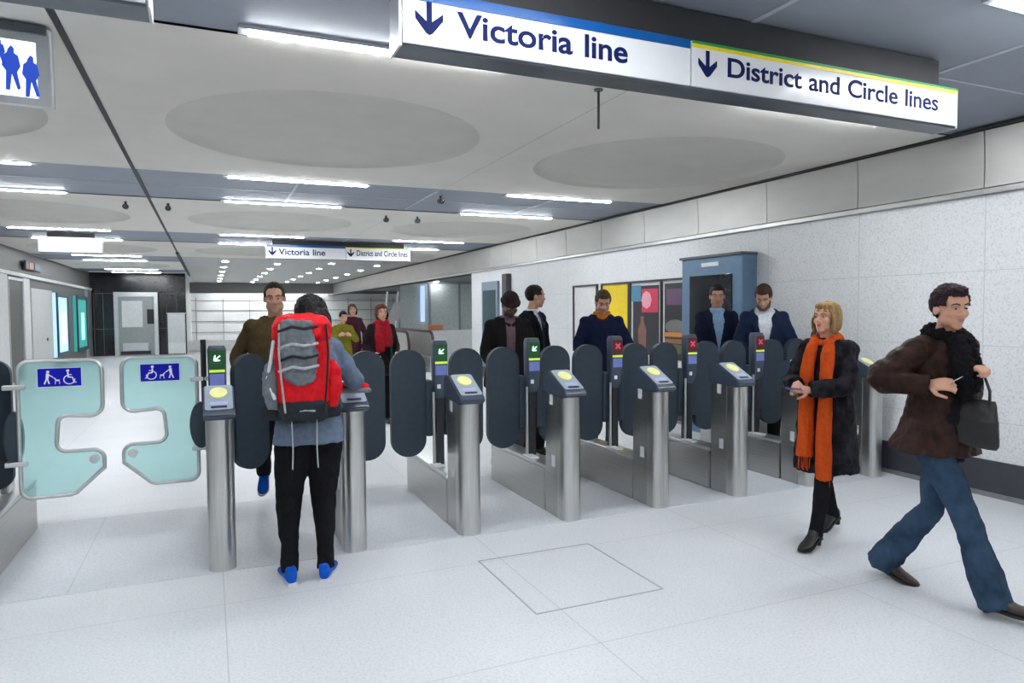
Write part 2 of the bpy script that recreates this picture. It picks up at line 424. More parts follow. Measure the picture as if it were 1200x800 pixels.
def direction_sign(x0, y, x1, xm, z0, z1, label, full=True, rods=True):
    t = thing('direction_sign', ((x0+x1)/2, y, CZ), 0, label, 'hanging sign', None)
    X = lambda x: x-(x0+x1)/2
    Z = lambda z: z-CZ
    L = x1-x0; D = .15
    MB().box((0, D/2, Z((z0+z1)/2)), (L, D, z1-z0), .004).build('case', M_frame, t)
    MB().box((X(x0)-.004, D/2, Z((z0+z1)/2)), (.012, D+.01, z1-z0+.006), .003).build('end_cap', M_alu, t)
    MB().box((X(x1)+.004, D/2, Z((z0+z1)/2)), (.012, D+.01, z1-z0+.006), .003).build('end_cap', M_alu, t)
    MB().box((0, D/2, Z(z1)+(CZ-z1)/2), (L-.25, D*.7, (CZ-z1)), 0).build('ceiling_mount', M_dark, t)
    hb = .028
    if full:
        for a, c, kind in ((x0, xm, 0), (xm, x1, 1)):
            p = MB().box((X((a+c)/2), -.006, Z((z0+z1)/2)+.004), (c-a-.008, .012, z1-z0-.012), .001).build('sign_panel', M_white, t)
            ht = z1-z0
            if kind == 0:
                MB().box((X((a+c)/2), -.014, Z(z1)-hb*.75), (c-a-.012, .004, hb*1.5)).build('blue_stripe', M_blue, p)
                MB().prism(arrow_outline(ht*.60), FACE((X(a)+.115, -.012, Z(z0)+ht*.53)), .003).build('arrow', M_ink, p)
                words('Victoria line', ht*.62, (X(a)+.235, -.0125, Z(z0)+ht*.30), p, .84/1.44*(xm-x0), .003)
            else:
                MB().box((X((a+c)/2), -.014, Z(z1)-hb*.25), (c-a-.012, .004, hb*.5)).build('green_stripe', M_grn, p)
                MB().box((X((a+c)/2), -.014, Z(z1)-hb*.8), (c-a-.012, .004, hb*.62)).build('yellow_stripe', M_ylw, p)
                MB().prism(arrow_outline(ht*.56), FACE((X(a)+.10, -.012, Z(z0)+ht*.55)), .003).build('arrow', M_ink, p)
                words('District and Circle lines', ht*.58, (X(a)+.225, -.0125, Z(z0)+ht*.36), p, 1.56/1.96*(x1-xm), .0025)
    else:
        MB().box((0, -.006, Z((z0+z1)/2)+.004), (L-.01, .012, z1-z0-.012), .001).build('sign_panel', M_white, t)
    return t
direction_sign(.74, 2.8, 4.14, 2.175, 2.632, 2.86, 'big white hanging sign in front reading Victoria line and District and Circle lines')
direction_sign(-3.5, 2.8, -.175, -2, 2.632, 2.86, 'white hanging sign cut off by the top left edge of the photo', full=False)
direction_sign(1.07, 14.7, 4.01, 2.64, 2.64, 2.92, 'far small white hanging sign with the same line names, beyond the gates')
direction_sign(-2.75, 14.7, -1.77, -2, 2.66, 2.94, 'small blank white hanging sign in the left ceiling bay', full=False)

# rod, small cameras
t = thing('ceiling_probe', (2.405, 4.05, CZ), 0, 'thin dark rod hanging from the ceiling just below the big sign', 'rod')
MB().cyl((0, 0, 0), (0, 0, -.26), .009).build('rod', mat('dark_rod', (.06, .06, .06), .4), t)
MB().cyl((0, 0, -.01), (0, 0, 0), .03).build('mounting_plate', M_frame, t)
for x, y, lb in ((-.97, 10.39, 'small black ceiling camera left of the dark ceiling joint'), (-.47, 10.36, 'small black ceiling camera right of the dark ceiling joint'), (2.5, 10.5, 'small black ceiling camera in the middle bay, left of its pair'), (2.98, 10.46, 'small black ceiling camera in the middle bay, right of its pair'), (2.73, 8.5, 'small dark ceiling camera on the nearer metal band')):
    t = thing('ceiling_camera', (x, y, CZ), 0, lb, 'camera', 'small black cameras under the ceiling')
    MB().cyl((0, 0, -.04), (0, 0, 0), .015).build('stem', M_dark, t)
    MB().cyl((0, -.05, -.07), (0, .05, -.06), .035).build('camera_body', M_black, t, True)
    MB().cyl((0, -.06, -.071), (0, -.048, -.07), .022).build('lens', M_glass, t, True)
# monitor under the ceiling at the left
t = thing('ceiling_monitor', (-1.09, 4.25, 2.81), R(6), 'ceiling monitor in a steel case showing blue figures on white', 'monitor')
Mt = Matrix.Rotation(R(14), 4, 'X')
def tilt(o): o.data.transform(Mt); return o
tilt(MB().box((0, .06, 0), (.76, .12, .39), .01).build('case', M_alu, t))
tilt(MB().box((0, .05, .185), (.72, .14, .045), .004).build('top_cover', M_frame, t))
scr = tilt(MB().box((0, -.003, -.012), (.62, .008, .27)).build('screen', emis('screen_white', (.82, .9, 1), 1.1), t))
def fig(x, s, z=0):
    M_ = FACE((x, -.008, z)); b = MB()
    b.prism([(-s*.012, s*.075), (-s*.016, s*.06), (-s*.032, s*.045), (-s*.04, -s*.005), (-s*.024, -s*.03), (-s*.03, -s*.12), (-s*.012, -s*.12), (0, -s*.04), (s*.02, -s*.115), (s*.034, -s*.11), (s*.022, -s*.03), (s*.038, 0), (s*.03, s*.05), (s*.014, s*.06), (s*.014, s*.085), (s*.002, s*.095)], M_, .001)
    tilt(b.build('blue_figure', emis('screen_blue', (.02, .07, .5), .6), scr))
for x, s_, z in ((-.26, .8, .03), (-.1, .75, .03), (.03, .9, .0), (.16, .6, .06), (.205, 1.0, .0), (.285, .95, -.03)): fig(x, s_, z)
MB().cyl((0, .1, .15), (0, .1, .25), .02).build('bracket', M_frame, t)

# ---------------------------------------------------------------- ticket gates
GY = 4.45
def gate(ax, label, green=True, left=True, right=True, open_right=0, open_left=0, wide=0, extra=False):
    t = thing('ticket_gate', (ax, GY, 0), 0, label, 'ticket gate', 'row of ticket gates')
    # low steel body, full depth
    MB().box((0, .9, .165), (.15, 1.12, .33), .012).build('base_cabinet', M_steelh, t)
    MB().box((0, .9, .345), (.165, 1.14, .03), .012).build('base_cover', M_alu, t)
    # front tower: round-nosed steel post and flat sided box behind
    out = [(.078*cos(a), .06-.06*sin(a)) for a in [pi*k/14 for k in range(15)]]+[(-.078, .12), (.078, .12)][:2]
    b = MB(); n = len(out)
    lo = [b.b.verts.new((x, y, 0)) for x, y in out]; hi = [b.b.verts.new((x, y, .925)) for x, y in out]
    for k in range(n): b.b.faces.new((lo[k], lo[(k+1) % n], hi[(k+1) % n], hi[k]))
    b.b.faces.new(hi); b.b.faces.new(list(reversed(lo)))
    b.build('front_post', M_steel, t, True)
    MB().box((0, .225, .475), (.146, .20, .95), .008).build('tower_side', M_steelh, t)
    for s in (-1, 1): MB().box((s*.0745, .22, .885), (.004, .05, .085), .001).build('label_sticker', M_wink, t); MB().box((s*.0745, .19, .42), (.004, .05, .085), .001).build('label_sticker', M_wink, t)
    # reader head with sloped face
    prof = [(.34, .93), (.34, 1.085), (.23, 1.10), (-.02, .975), (-.045, .945), (-.03, .925), (.0, .915)]
    b = MB(); A = [b.b.verts.new((-.088, y, z)) for y, z in prof]; B = [b.b.verts.new((.088, y, z)) for y, z in prof]
    for k in range(len(prof)): q = (k+1) % len(prof); b.b.faces.new((A[k], A[q], B[q], B[k]))
    b.b.faces.new(A); b.b.faces.new(list(reversed(B)))
    bmesh.ops.bevel(b.b, geom=list(b.b.edges), offset=.008, segments=2, affect='EDGES')
    hd = b.build('reader_head', M_navy, t, True)
    d = V((0, .25, .125)).normalized(); nrm = V((0, -d.z, d.y))
    fc = V((0, .105, 1.0375))
    Mf = Matrix((V((1, 0, 0)), d, nrm)).transposed().to_4x4(); Mf.translation = fc+nrm*.0005
    MB().prism(rrect(-.078, -.135, .078, .135, .02), Mf, .006).build('reader_plate', M_cowl, hd)
    MB().prism([(.050*cos(a*pi/16), .058*sin(a*pi/16)+.045) for a in range(32)], Mf @ Matrix.Translation((0, 0, .006)), .006).build('card_reader_disc', M_yellow, hd)
    MB().prism(rrect(-.045, -.118, .045, -.10, .006), Mf @ Matrix.Translation((0, 0, .006)), .003).build('ticket_slot', M_black, hd)
    MB().prism(rrect(-.05, -.088, .05, -.05, .006), Mf @ Matrix.Translation((0, 0, .006)), .002).build('instruction_label', mat('pale_blue_label', (.45, .5, .75), .4), hd)
    # display mast
    MB().box((0, .75, .62), (.065, .09, .56), .01).build('mast', M_black, t)
    MB().cyl((-.055, .70, .345), (-.055, .70, .93), .011).build('steel_rod', M_alu, t, True)
    MB().box((-.04, .66, .366), (.07, .16, .012), .003).build('foot_plate', M_wht, t)
    b = MB()
    b.loft([((0, .72, .88), (.03, 0, 0), (0, .02, 0)), ((0, .72, .93), (.05, 0, 0), (0, .04, 0)), ((0, .72, 1.05), (.058, 0, 0), (0, .05, 0)), ((0, .72, 1.30), (.06, 0, 0), (0, .05, 0)), ((0, .72, 1.33), (.05, 0, 0), (0, .04, 0))], p=5)
    dh = b.build('display_head', M_navy, t, True)
    sc_ = MB().box((0, .669, 1.235), (.098, .006, .13), .001).build('status_screen', emis('screen_dark_green' if green else 'screen_dark_red', (.004, .05, .012) if green else (.06, .006, .01), .5), dh)
    if green:
        Ma = FACE((0, .665, 1.245)) @ Matrix.Rotation(R(-50), 4, 'Z')
        MB().prism([(a*.034, c*.034) for a, c in arrow_outline(1.6)], Ma, .001).build('green_arrow', emis('arrow_glow', (.55, .95, .72), 1.1), sc_)
    else:
        b = MB()
        for a in (45, -45): b.prism([(-.032, -.008), (.032, -.008), (.032, .008), (-.032, .008)], FACE((0, .665-.0004*(a > 0), 1.245)) @ Matrix.Rotation(R(a), 4, 'Z'), .001)
        b.build('red_cross', emis('cross_glow', (.6, .05, .10), .4), sc_)
    MB().box((0, .6685, 1.158), (.098, .005, .018)).build('status_bar', emis('bar_glow', (.45, .65, .06), .55), dh)
    MB().box((0, .6685, 1.10), (.092, .005, .075), .001).build('notice_panel', mat('violet_blue_notice', (.14, .18, .45), .4, emit=.15), dh)
    MB().box((-.02, .668, .975), (.028, .006, .032), .001).build('button', M_wink, dh)
    # paddles
    def paddle(s, ang):
        pts = rrect(0, .43, .275, 1.26, .132, 8)
        hinge = V((s*.085, .78, 0))
        q = R(ang)
        xd = V((s*cos(q), sin(q), 0)); M_ = plane_M(hinge, xd, (0, 0, 1)); M_ = M_ @ Matrix.Translation((0, 0, -.0275))
        b = MB().prism([(x+.015, z) for x, z in pts], M_, .055)
        bmesh.ops.bevel(b.b, geom=[e for e in b.b.edges if e.calc_face_angle(0) > 1.2], offset=.014, segments=3, affect='EDGES')
        p = b.build('paddle', M_rubber, t, True)
        MB().box((hinge.x-s*.01, hinge.y, .80), (.06, .10, .44), .015).build('hinge', M_rubber, p)
    if left: paddle(-1, open_left)
    if right: paddle(1, open_right)
    if extra: MB().cyl((-.085, .80, .9), (-.085, .80, 1.37), .018).build('upright_handle', M_black, t, True)
    return t
axes = [.04+.8*k-.003*k for k in range(8)]
gate(axes[0], 'ticket gate with green arrow between the glass leaves and the backpacker', True, left=False, open_right=32, extra=True)
gate(axes[1], 'ticket gate whose reader the backpacker touches with her right hand', True, open_left=84)
gate(axes[2], 'ticket gate with a green arrow, first to the right of the backpacker', True)
gate(axes[3], 'ticket gate with green arrow in front of the man with a tie', True)
gate(axes[4], 'ticket gate with red display in front of the man with the orange collar', False)
gate(axes[5], 'ticket gate with a red display, left of the two men in navy suits', False)
gate(axes[6], 'ticket gate largely hidden behind the woman in the orange scarf', False)
gate(axes[7]-.0, 'last ticket gate of the row, by the speckled wall, between the two walking women', False, right=False)
# the wide gate of glass leaves
def leaf_outline(w=.455):
    # hinge side at x=0, notch on the free side; z from .43 to 1.26
    z0, z1 = .40, 1.26
    P = []
    def arc(cx, cz, r, a0, a1, n=6):
        for k in range(n+1):
            a = R(a0+(a1-a0)*k/n); P.append((cx+r*cos(a), cz+r*sin(a)))
    arc(.06, z1-.06, .06, 180, 90); arc(w-.07, z1-.07, .07, 90, 0)
    arc(w-.07, .97, .07, 0, -90)            # comes in under the upper lobe
    arc(w-.20, .86, .05, 90, 180)           # notch inner upper
    arc(w-.20, .74, .06, 180, 270)          # notch inner lower
    arc(w-.06, .62, .06, 90, 0)
    P.append((w, .56)); P.append((w-.16, z0+.01)); P.append((w-.19, z0))
    arc(.06, z0+.06, .06, 270, 180)
    return P
def wide_leaf(parent, hx, hy, s, sticker_flip):
    o = leaf_outline()
    M_ = plane_M((hx, hy, 0), (s, 0, 0), (0, 0, 1))
    g = MB().prism(o, M_ @ Matrix.Translation((0, 0, -.006)), .012).build('glass_leaf', M_glass, parent)
    pts = [M_ @ V((x, z, 0)) for x, z in o]
    # resample duplicates away
    cl = [pts[0]]
    for p in pts[1:]:
        if (p-cl[-1]).length > .006: cl.append(p)
    MB().sweep(cl, .0125, 10, closed=True).build('edge_tube', M_alu, g, True)
    for dz, dx in ((1.10, -.02), (.62, -.02)): MB().box((hx+s*dx, hy, dz), (.12, .035, .03), .006).build('clamp', M_alu, g)
    for zz, xx in ((.62, .40),): MB().cyl(M_ @ V((xx, zz, -.02)), M_ @ V((xx, zz, .02)), .028).build('stud', M_alu, g, True)
    # blue sticker with pictograms, facing the viewer
    cx = hx+s*.225; cz = 1.155
    st = MB().box((cx, hy-.011, cz), (.235, .004, .115), .001).build('blue_sticker', M_sticker, g)
    
    b = MB(); Mp = FACE((cx, hy-.0135, cz)) @ Matrix.Scale(1 if not sticker_flip else -1, 4, (1, 0, 0))
    def disc(x, y, r): b.prism([(x+r*cos(a*pi/7), y+r*sin(a*pi/7)) for a in range(14)], Mp, .001)
    def line(x0, y0, x1, y1, w):
        d = V((x1-x0, y1-y0)); n = V((-d.y, d.x)).normalized()*w/2
        b.prism([(x0+n.x, y0+n.y), (x0-n.x, y0-n.y), (x1-n.x, y1-n.y), (x1+n.x, y1+n.y)], Mp, .001)
    # walking person with a dog
    disc(-.062, .036, .0085); line(-.063, .026, -.066, -.004, .017); line(-.066, -.004, -.056, -.04, .008); line(-.068, -.004, -.082, -.04, .008)
    line(-.06, .02, -.036, .002, .006); line(-.036, .002, -.018, -.012, .003)
    line(-.024, -.018, .0, -.02, .011); line(-.022, -.018, -.024, -.042, .004); line(-.002, -.018, .0, -.042, .004); line(-.022, -.012, -.028, -.004, .008)
    # wheelchair user
    disc(.045, .04, .0085); line(.045, .03, .047, -.002, .009); line(.047, -.0, .07, -.002, .008); line(.07, -.002, .078, -.034, .007); line(.046, .016, .066, .014, .005); line(.078, -.034, .09, -.034, .006)
    pv = [(.052+.030*cos(R(a)), -.016+.028*sin(R(a))) for a in range(110, 371, 20)]
    for p, q in zip(pv, pv[1:]): line(*p, *q, .006)
    b.build('pictogram', M_wink, st)
    MB().sweep([(cx+.1*0+a, hy-.012, cz+c) for a, c in rrect(-.119, -.059, .119, .059, .004, 2)], .0015, 6, closed=True).build('sticker_border', M_wink, st)
tr = thing('wide_gate_leaf', (-.09, 5.25, 0), 0, 'glass gate leaf beside the green arrow gate, right of the pair', 'glass gate', 'pair of wide glass gate leaves')
wide_leaf(tr, 0, 0, -1, True)
b = MB().prism([(.06*cos(a)*1.2-.02, .16*sin(a)) for a in [2*pi*k/20 for k in range(20)]], FACE((.04, .03, .78)), .05); b.build('hinge_housing', M_rubber, tr, True)
tl = thing('wide_gate_leaf', (-1.10, 5.15, 0), 0, 'glass gate leaf at the left, hinged on the cabinet cut by the photo edge', 'glass gate', 'pair of wide glass gate leaves')
wide_leaf(tl, 0, 0, 1, False)
MB().prism([(.05*cos(a), .17*sin(a)) for a in [2*pi*k/20 for k in range(20)]], FACE((-.03, .05, .78)), .05).build('hinge_housing', M_rubber, tl, True)
# left cabinet, seen only by its inner flank
t = thing('ticket_gate', (-1.27, 4.45, 0), 0, 'broad ticket gate cabinet cut off by the left photo edge', 'ticket gate', None)
MB().box((0, .78, .17), (.19, 1.4, .34), .012).build('base_cabinet', M_steelh, t)
MB().box((0, .78, .355), (.2, 1.42, .03), .01).build('base_cover', M_alu, t)
MB().box((-.03, .75, .62), (.075, .1, .52), .01).build('mast', M_black, t)
MB().cyl((.055, .47, .36), (.055, .47, 1.0), .012).build('steel_rod', M_alu, t, True)
MB().box((.02, 1.05, .68), (.05, .16, .6), .01).build('side_plate', M_alu, t)
b = MB(); b.loft([((0, .74, .9), (.04, 0, 0), (0, .04, 0)), ((0, .74, 1.32), (.06, 0, 0), (0, .05, 0))], p=5); b.build('display_head', M_navy, t, True)
MB().prism(rrect(-.1, .43, .09, 1.26, .09, 8), FACE((.0, .95, 0)), .05).build('paddle', M_rubber, t, True)

# ---------------------------------------------------------------- things on the right wall
def poster(yc, wd, z0, z1, label, sheet, art):
    t = thing('wall_poster', (WX, yc, (z0+z1)/2), R(-90), label, 'poster', None)   # local x runs along -Y (to the right seen from the hall), local -y faces the hall
    h = z1-z0; f = .03
    b = MB()
    b.box((0, -.02, h/2-f/2), (wd, .04, f)); b.box((0, -.02, -h/2+f/2), (wd, .04, f)); b.box((-wd/2+f/2, -.02, 0), (f, .04, h-2*f)); b.box((wd/2-f/2, -.02, 0), (f, .04, h-2*f))
    b.build('frame', mat('poster_frame', (.05, .05, .055), .35, .3), t)
    MB().box((0, -.012, 0), (wd-2*f, .01, h-2*f)).build('sheet', sheet, t)
    for nm, m, outl, off in art:
        MB().prism(outl, FACE((0, -.0175-off, 0)), .0015).build(nm, m, t)
rc = lambda x0, y0, x1, y1: [(x0, y0), (x1, y0), (x1, y1), (x0, y1)]
circ = lambda cx, cy, rx, ry, n=20: [(cx+rx*cos(2*pi*k/n), cy+ry*sin(2*pi*k/n)) for k in range(n)]
P_dark = mat('poster_black', (.03, .028, .032), .3)
poster(10.30, .82, .85, 1.99, 'pale white wall poster left of the man in navy, farthest of the four', mat('poster_white', (.78, .77, .77), .35), [('caption', mat('poster_grey', (.6, .6, .62), .4), rc(-.3, -.48, .3, -.40), 0)])
poster(9.35, .82, .85, 1.99, 'bright yellow wall poster behind the man in the navy sweater', mat('poster_yellow', (.85, .62, .01), .35), [('caption', P_dark, rc(-.3, -.5, .3, -.42), 0)])
poster(8.52, .82, .74, 1.99, 'dark wall poster with a red and pink square and a bottle shape', mat('pale_mount', (.6, .6, .6), .4),
       [('artwork', P_dark, rc(-.33, -.46, .33, .55), -.0008), ('white_footer', mat('poster_white', (1, 1, 1)), rc(-.37, -.59, .37, -.47), 0), ('red_square', mat('poster_red', (.62, .03, .08), .4), rc(-.10, .16, .30, .50), 0), ('pink_star', mat('poster_pink', (.8, .38, .45), .4), circ(.02, .34, .13, .13, 8), .001),
        ('blue_patch', mat('poster_blue', (.08, .25, .38), .4), rc(-.37, .32, -.12, .56), 0), ('bottle', mat('poster_brown', (.22, .10, .07), .4), [(-.18, -.42), (.0, -.42), (.02, -.1), (-.05, .02), (-.05, .1), (-.13, .1), (-.13, .02), (-.2, -.1)], 0)])
poster(7.82, .62, .70, 1.99, 'dark wall poster with a stacked orange burger picture beside the blue cabinet', mat('pale_mount', (.6, .6, .6), .4),
       [('artwork', P_dark, rc(-.24, -.48, .24, .58), -.0008), ('white_footer', mat('poster_white', (1, 1, 1)), rc(-.27, -.62, .27, -.50), 0), ('violet_patch', mat('poster_violet', (.14, .07, .14), .4), rc(-.2, .28, .15, .5), 0),
        ('bun', mat('poster_grey_bun', (.16, .16, .15), .5), circ(0, -.02, .22, .1), 0), ('orange_layer', mat('poster_orange', (.55, .22, .03), .4), rc(-.25, -.16, .25, -.10), .001), ('filling', mat('poster_brown2', (.30, .14, .07), .4), rc(-.23, -.25, .23, -.19), .001), ('base_layer', mat('poster_olive', (.12, .12, .04), .4), circ(0, -.33, .22, .07), 0)])
t = thing('blue_cabinet', (WX, 6.85, 0), R(-90), 'tall blue metal cabinet with dark glass, against the wall behind the two suited men', 'cabinet')
M_cab = mat('steel_blue_paint', (.13, .22, .34), .4, .2)
MB().box((0, -.11, 1.10), (1.12, .22, 2.2), .012).build('body', M_cab, t)
MB().box((0, -.225, 1.12), (.78, .012, 1.72), .003).build('dark_glass_door', mat('dark_glass', (.015, .02, .025), .1), t)
MB().box((0, -.228, 2.11), (.32, .008, .05), .002).build('name_plate', M_wink, t)
MB().box((.36, -.24, 1.1), (.015, .025, .2), .004).build('handle', M_alu, t)
MB().box((0, -.13, 2.21), (1.16, .24, .03), .004).build('cap', mat('cabinet_cap', (.10, .11, .12), .4), t)
t = thing('information_board', (WX, 14.6, 1.25), R(-90), 'dark blue information board on the wall near its far corner', 'board')
MB().box((0, -.03, 0), (.95, .06, 1.95), .008).build('frame', mat('slate_frame', (.2, .26, .33), .4), t)
MB().box((0, -.064, -.02), (.75, .01, 1.6)).build('panel', mat('dark_teal_panel', (.01, .05, .07), .25), t)
MB().box((1.0, -.06, .05), (.25, .12, 2.1), .01).build('side_pier', mat('dark_pier', (.05, .055, .065), .4), t)
# ---------------------------------------------------------------- left wall furniture beyond the gates
def lwall(name, y0, y1, z0, z1, d, m, label, cat, extra=None, group=None):
    t = thing(name, (-4.0, (y0+y1)/2, (z0+z1)/2), R(90), label, cat, group)   # local x along +Y, -y faces the hall
    MB().box((0, -d/2, 0), (y1-y0, d, z1-z0), .008).build('panel', m, t)
    if extra: extra(t, y1-y0, z1-z0, d)
    return t
def frame_of(m, wdt=.08):
    def f(t, L, h, d):
        b = MB()
        b.box((0, -d-.01, h/2-wdt/2), (L, .04, wdt)); b.box((0, -d-.01, -h/2+wdt/2), (L, .04, wdt)); b.box((-L/2+wdt/2, -d-.01, 0), (wdt, .04, h-2*wdt)); b.box((L/2-wdt/2, -d-.01, 0), (wdt, .04, h-2*wdt))
        b.build('frame', m, t)
    return f
lwall('pilaster', 17.2, 17.95, 0, 2.42, .06, M_wht, 'white wall pilaster at the far left photo edge', 'pilaster')
lwall('pilaster', 19.35, 19.95, 0, 2.42, .06, M_wht, 'white wall pilaster left of the pale door', 'pilaster')
lwall('wall_door', 18.0, 19.3, 0, 2.38, .03, mat('brown_grey_door', (.10, .095, .09), .4), 'dark grey door between the white pilasters', 'door', frame_of(M_alu, .06))
lwall('wall_door', 20.1, 22.5, 0, 2.2, .06, mat('pale_door', (.66, .67, .66), .4), 'pale door panel left of the bright blue screen', 'door', lambda t, L, h, d: MB().box((.35, -d-.02, -.2), (.06, .03, .08), .005).build('handle', mat('dark_handle', (.1, .05, .05), .4), t))
def scr_art(c1, c2):
    def f(t, L, h, d):
        frame_of(mat('dark_teal_frame', (.03, .09, .11), .3), .12)(t, L, h, d)
        MB().box((.1, -d-.008, -.1), (L*.3, .01, h*.5), .002).build('bright_panel', c2, t)
    return f
lwall('lit_screen', 22.8, 24.5, .35, 2.16, .10, emis('screen_skyblue', (.45, .68, .95), .9), 'tall lit screen glowing pale blue on the left wall', 'screen', scr_art(None, emis('screen_paler', (.85, .93, 1), 1.2)))
lwall('lit_screen', 26.0, 28.0, .35, 2.16, .10, emis('screen_teal', (.04, .30, .28), .8), 'tall lit screen glowing green beside the black wall', 'screen', scr_art(None, emis('screen_mint', (.4, .9, .75), .9)))
lwall('pilaster', 28.4, 29.3, 0, 2.42, .08, M_alu, 'pale metal pilaster against the black end wall', 'pilaster')
lwall('header_beam', 17.2, 29.4, 2.42, 2.50, .1, M_wht, 'long thin white header beam over the doors of the left wall', 'beam')
t = thing('small_wall_sign', (-3.93, 20.2, 2.72), R(90), 'small orange and blue sign high on the left wall', 'sign')
MB().box((0, -.02, 0), (1.6, .04, .2), .004).build('board', mat('dark_board', (.06, .07, .08), .4), t)
MB().box((-.3, -.045, 0), (.4, .01, .15)).build('orange_block', mat('orange_block', (.5, .18, .05), .4), t)
MB().box((.35, -.045, 0), (.6, .01, .15)).build('blue_block', mat('blue_block', (.03, .10, .22), .4), t)
t = thing('steel_kiosk', (-2.5, 29.58, 0), 0, 'tall stainless steel kiosk with a white notice, set in the black wall', 'kiosk')
b = MB(); b.box((0, -.12, 2.28), (1.46, .24, .18), .01); b.box((-.66, -.12, 1.1), (.14, .24, 2.2), .01); b.box((.66, -.12, 1.1), (.14, .24, 2.2), .01); b.build('frame', M_alu, t)
MB().box((0, -.07, 1.1), (1.2, .12, 2.2)).build('body', mat('kiosk_grey', (.33, .35, .35), .35, .5), t)
MB().box((-.14, -.14, 1.55), (.68, .02, .98), .004).build('white_notice', M_wht, t)
MB().box((.47, -.14, 1.45), (.24, .02, .55), .004).build('dark_window', M_black, t)
MB().box((-.05, -.16, .32), (.85, .06, .3), .01).build('tray', M_alu, t)
MB().box((-.05, -.15, .1), (1.0, .03, .12)).build('kick_plate', M_black, t)
t = thing('steel_console', (-1.15, 29.3, 0), 0, 'low steel console to the right of the kiosk', 'console')
MB().box((0, 0, .80), (.6, .3, 1.54), .02).build('body', M_alu, t); MB().box((0, -.02, 1.57), (.64, .36, .04), .01).build('top', M_wht, t)
MB().box((0, -.155, .25), (.6, .02, .4), .004).build('white_door', M_wht, t)
# escalator head and glazing beyond the wall corner
t = thing('escalator', (4.9, 17.0, 0), 0, 'escalator head with a dark looped handrail beyond the last gates', 'escalator')
for x in (-.32, .32):
    loop = [(x, 4.5, .12), (x, .25, .12)]+[(x, .25-.25*sin(a)*1.0, .58-.44*cos(a)) for a in [pi*k/12 for k in range(1, 12)]]+[(x, .3, 1.03), (x, 4.5, 1.03)]
    bl = MB().prism([(p[1], p[2]) for p in loop], plane_M((x-.01, 0, 0), (0, 1, 0), (0, 0, 1)), .02).build('balustrade', mat('balustrade_steel', (.52, .52, .49), .3, .5), t)
    MB().sweep([(x, 4.5, 1.05)]+[(p[0], p[1]-.02 if p[1] < .3 else p[1], p[2]+.02) for p in reversed(loop[2:-1])], .035, 10).build('handrail', mat('dark_red_rubber', (.05, .018, .022), .45), bl, True)
MB().box((0, 2.5, .06), (.6, 4.6, .12), .01).build('comb_plate', M_steelh, t)
MB().box((-.32, 2.2, .2), (.12, 4.2, .4), .03).build('skirt', M_alu, t); MB().box((.32, 2.2, .2), (.12, 4.2, .4), .03).build('skirt', M_alu, t)
t = thing('stair_handrail', (5.35, 23.0, 0), 0, 'pair of pale slanting handrails rising beside the escalator', 'handrail')
for dx in (0, .38):
    MB().sweep([(dx, 0, 0), (dx, 0, .9), (dx+.42, 1.2, 2.25)], .035, 10).build('rail', M_wht, t, True)
MB().prism([(0, .3), (.42, 1.6), (.8, 1.6), (.38, .3)], FACE((0, .3, .3)), .012).build('infill_panel', mat('grey_infill', (.42, .43, .45), .4), t)
t = thing('glass_screen', (8.1, 24.5, 0), 0, 'grey green glazed screen in the side space beyond the wall corner', 'glass screen')
MB().box((0, 0, 1.75), (3.8, .03, 1.7)).build('glass', mat('grey_green_glass', (.50, .56, .55), .15, var=.1), t)
b = MB()
for x in (-1.85, -.7, .45, 1.55): b.box((x, -.03, 1.3), (.07, .07, 2.6))
b.box((0, -.03, 2.62), (3.8, .07, .08)); b.build('mullions', mat('mullion', (.25, .26, .3), .4), t)
MB().box((-1.0, -.12, 1.85), (.14, .1, 1.3), .01).build('lit_column', emis('pale_blue_glow', (.55, .7, .95), .7), t)
MB().box((0, -.3, .45), (3.8, .3, .85), .02).build('white_plinth', M_wht, t)
MB().box((-.6, -.4, 1.0), (.5, .2, .18), .02).build('orange_box', mat('orange_box', (.6, .2, .1), .5), t)

exec_people = True
# ================================================================ people
def ik(A, T, l1, l2, hint):
    A, T, hint = V(A), V(T), V(hint); d = T-A; L = min(d.length, (l1+l2)*.998); L = max(L, abs(l1-l2)+.01); dr = d.normalized()
    a = (l1*l1-l2*l2+L*L)/(2*L); h = math.sqrt(max(0, l1*l1-a*a)); p = hint-dr*hint.dot(dr); p.normalize()
    return A+dr*a+p*h, A+dr*L
M_eye = mat('eye_white', (.42, .38, .36), .4); M_iris = mat('iris', (.03, .02, .015), .2)
def bend(A, J, B, ra, rj, rb, f=.16):
    """points and radii of a limb bending softly at J"""
    A, J, B = V(A), V(J), V(B); c = J.lerp((A+B)/2, .10)
    return [A, A.lerp(J, .5), A.lerp(J, 1-f), c, J.lerp(B, f), J.lerp(B, .55), B], [ra, (ra+rj)/2, rj*1.02, rj*1.05, rj*1.0, (rj+rb)/2, rb]
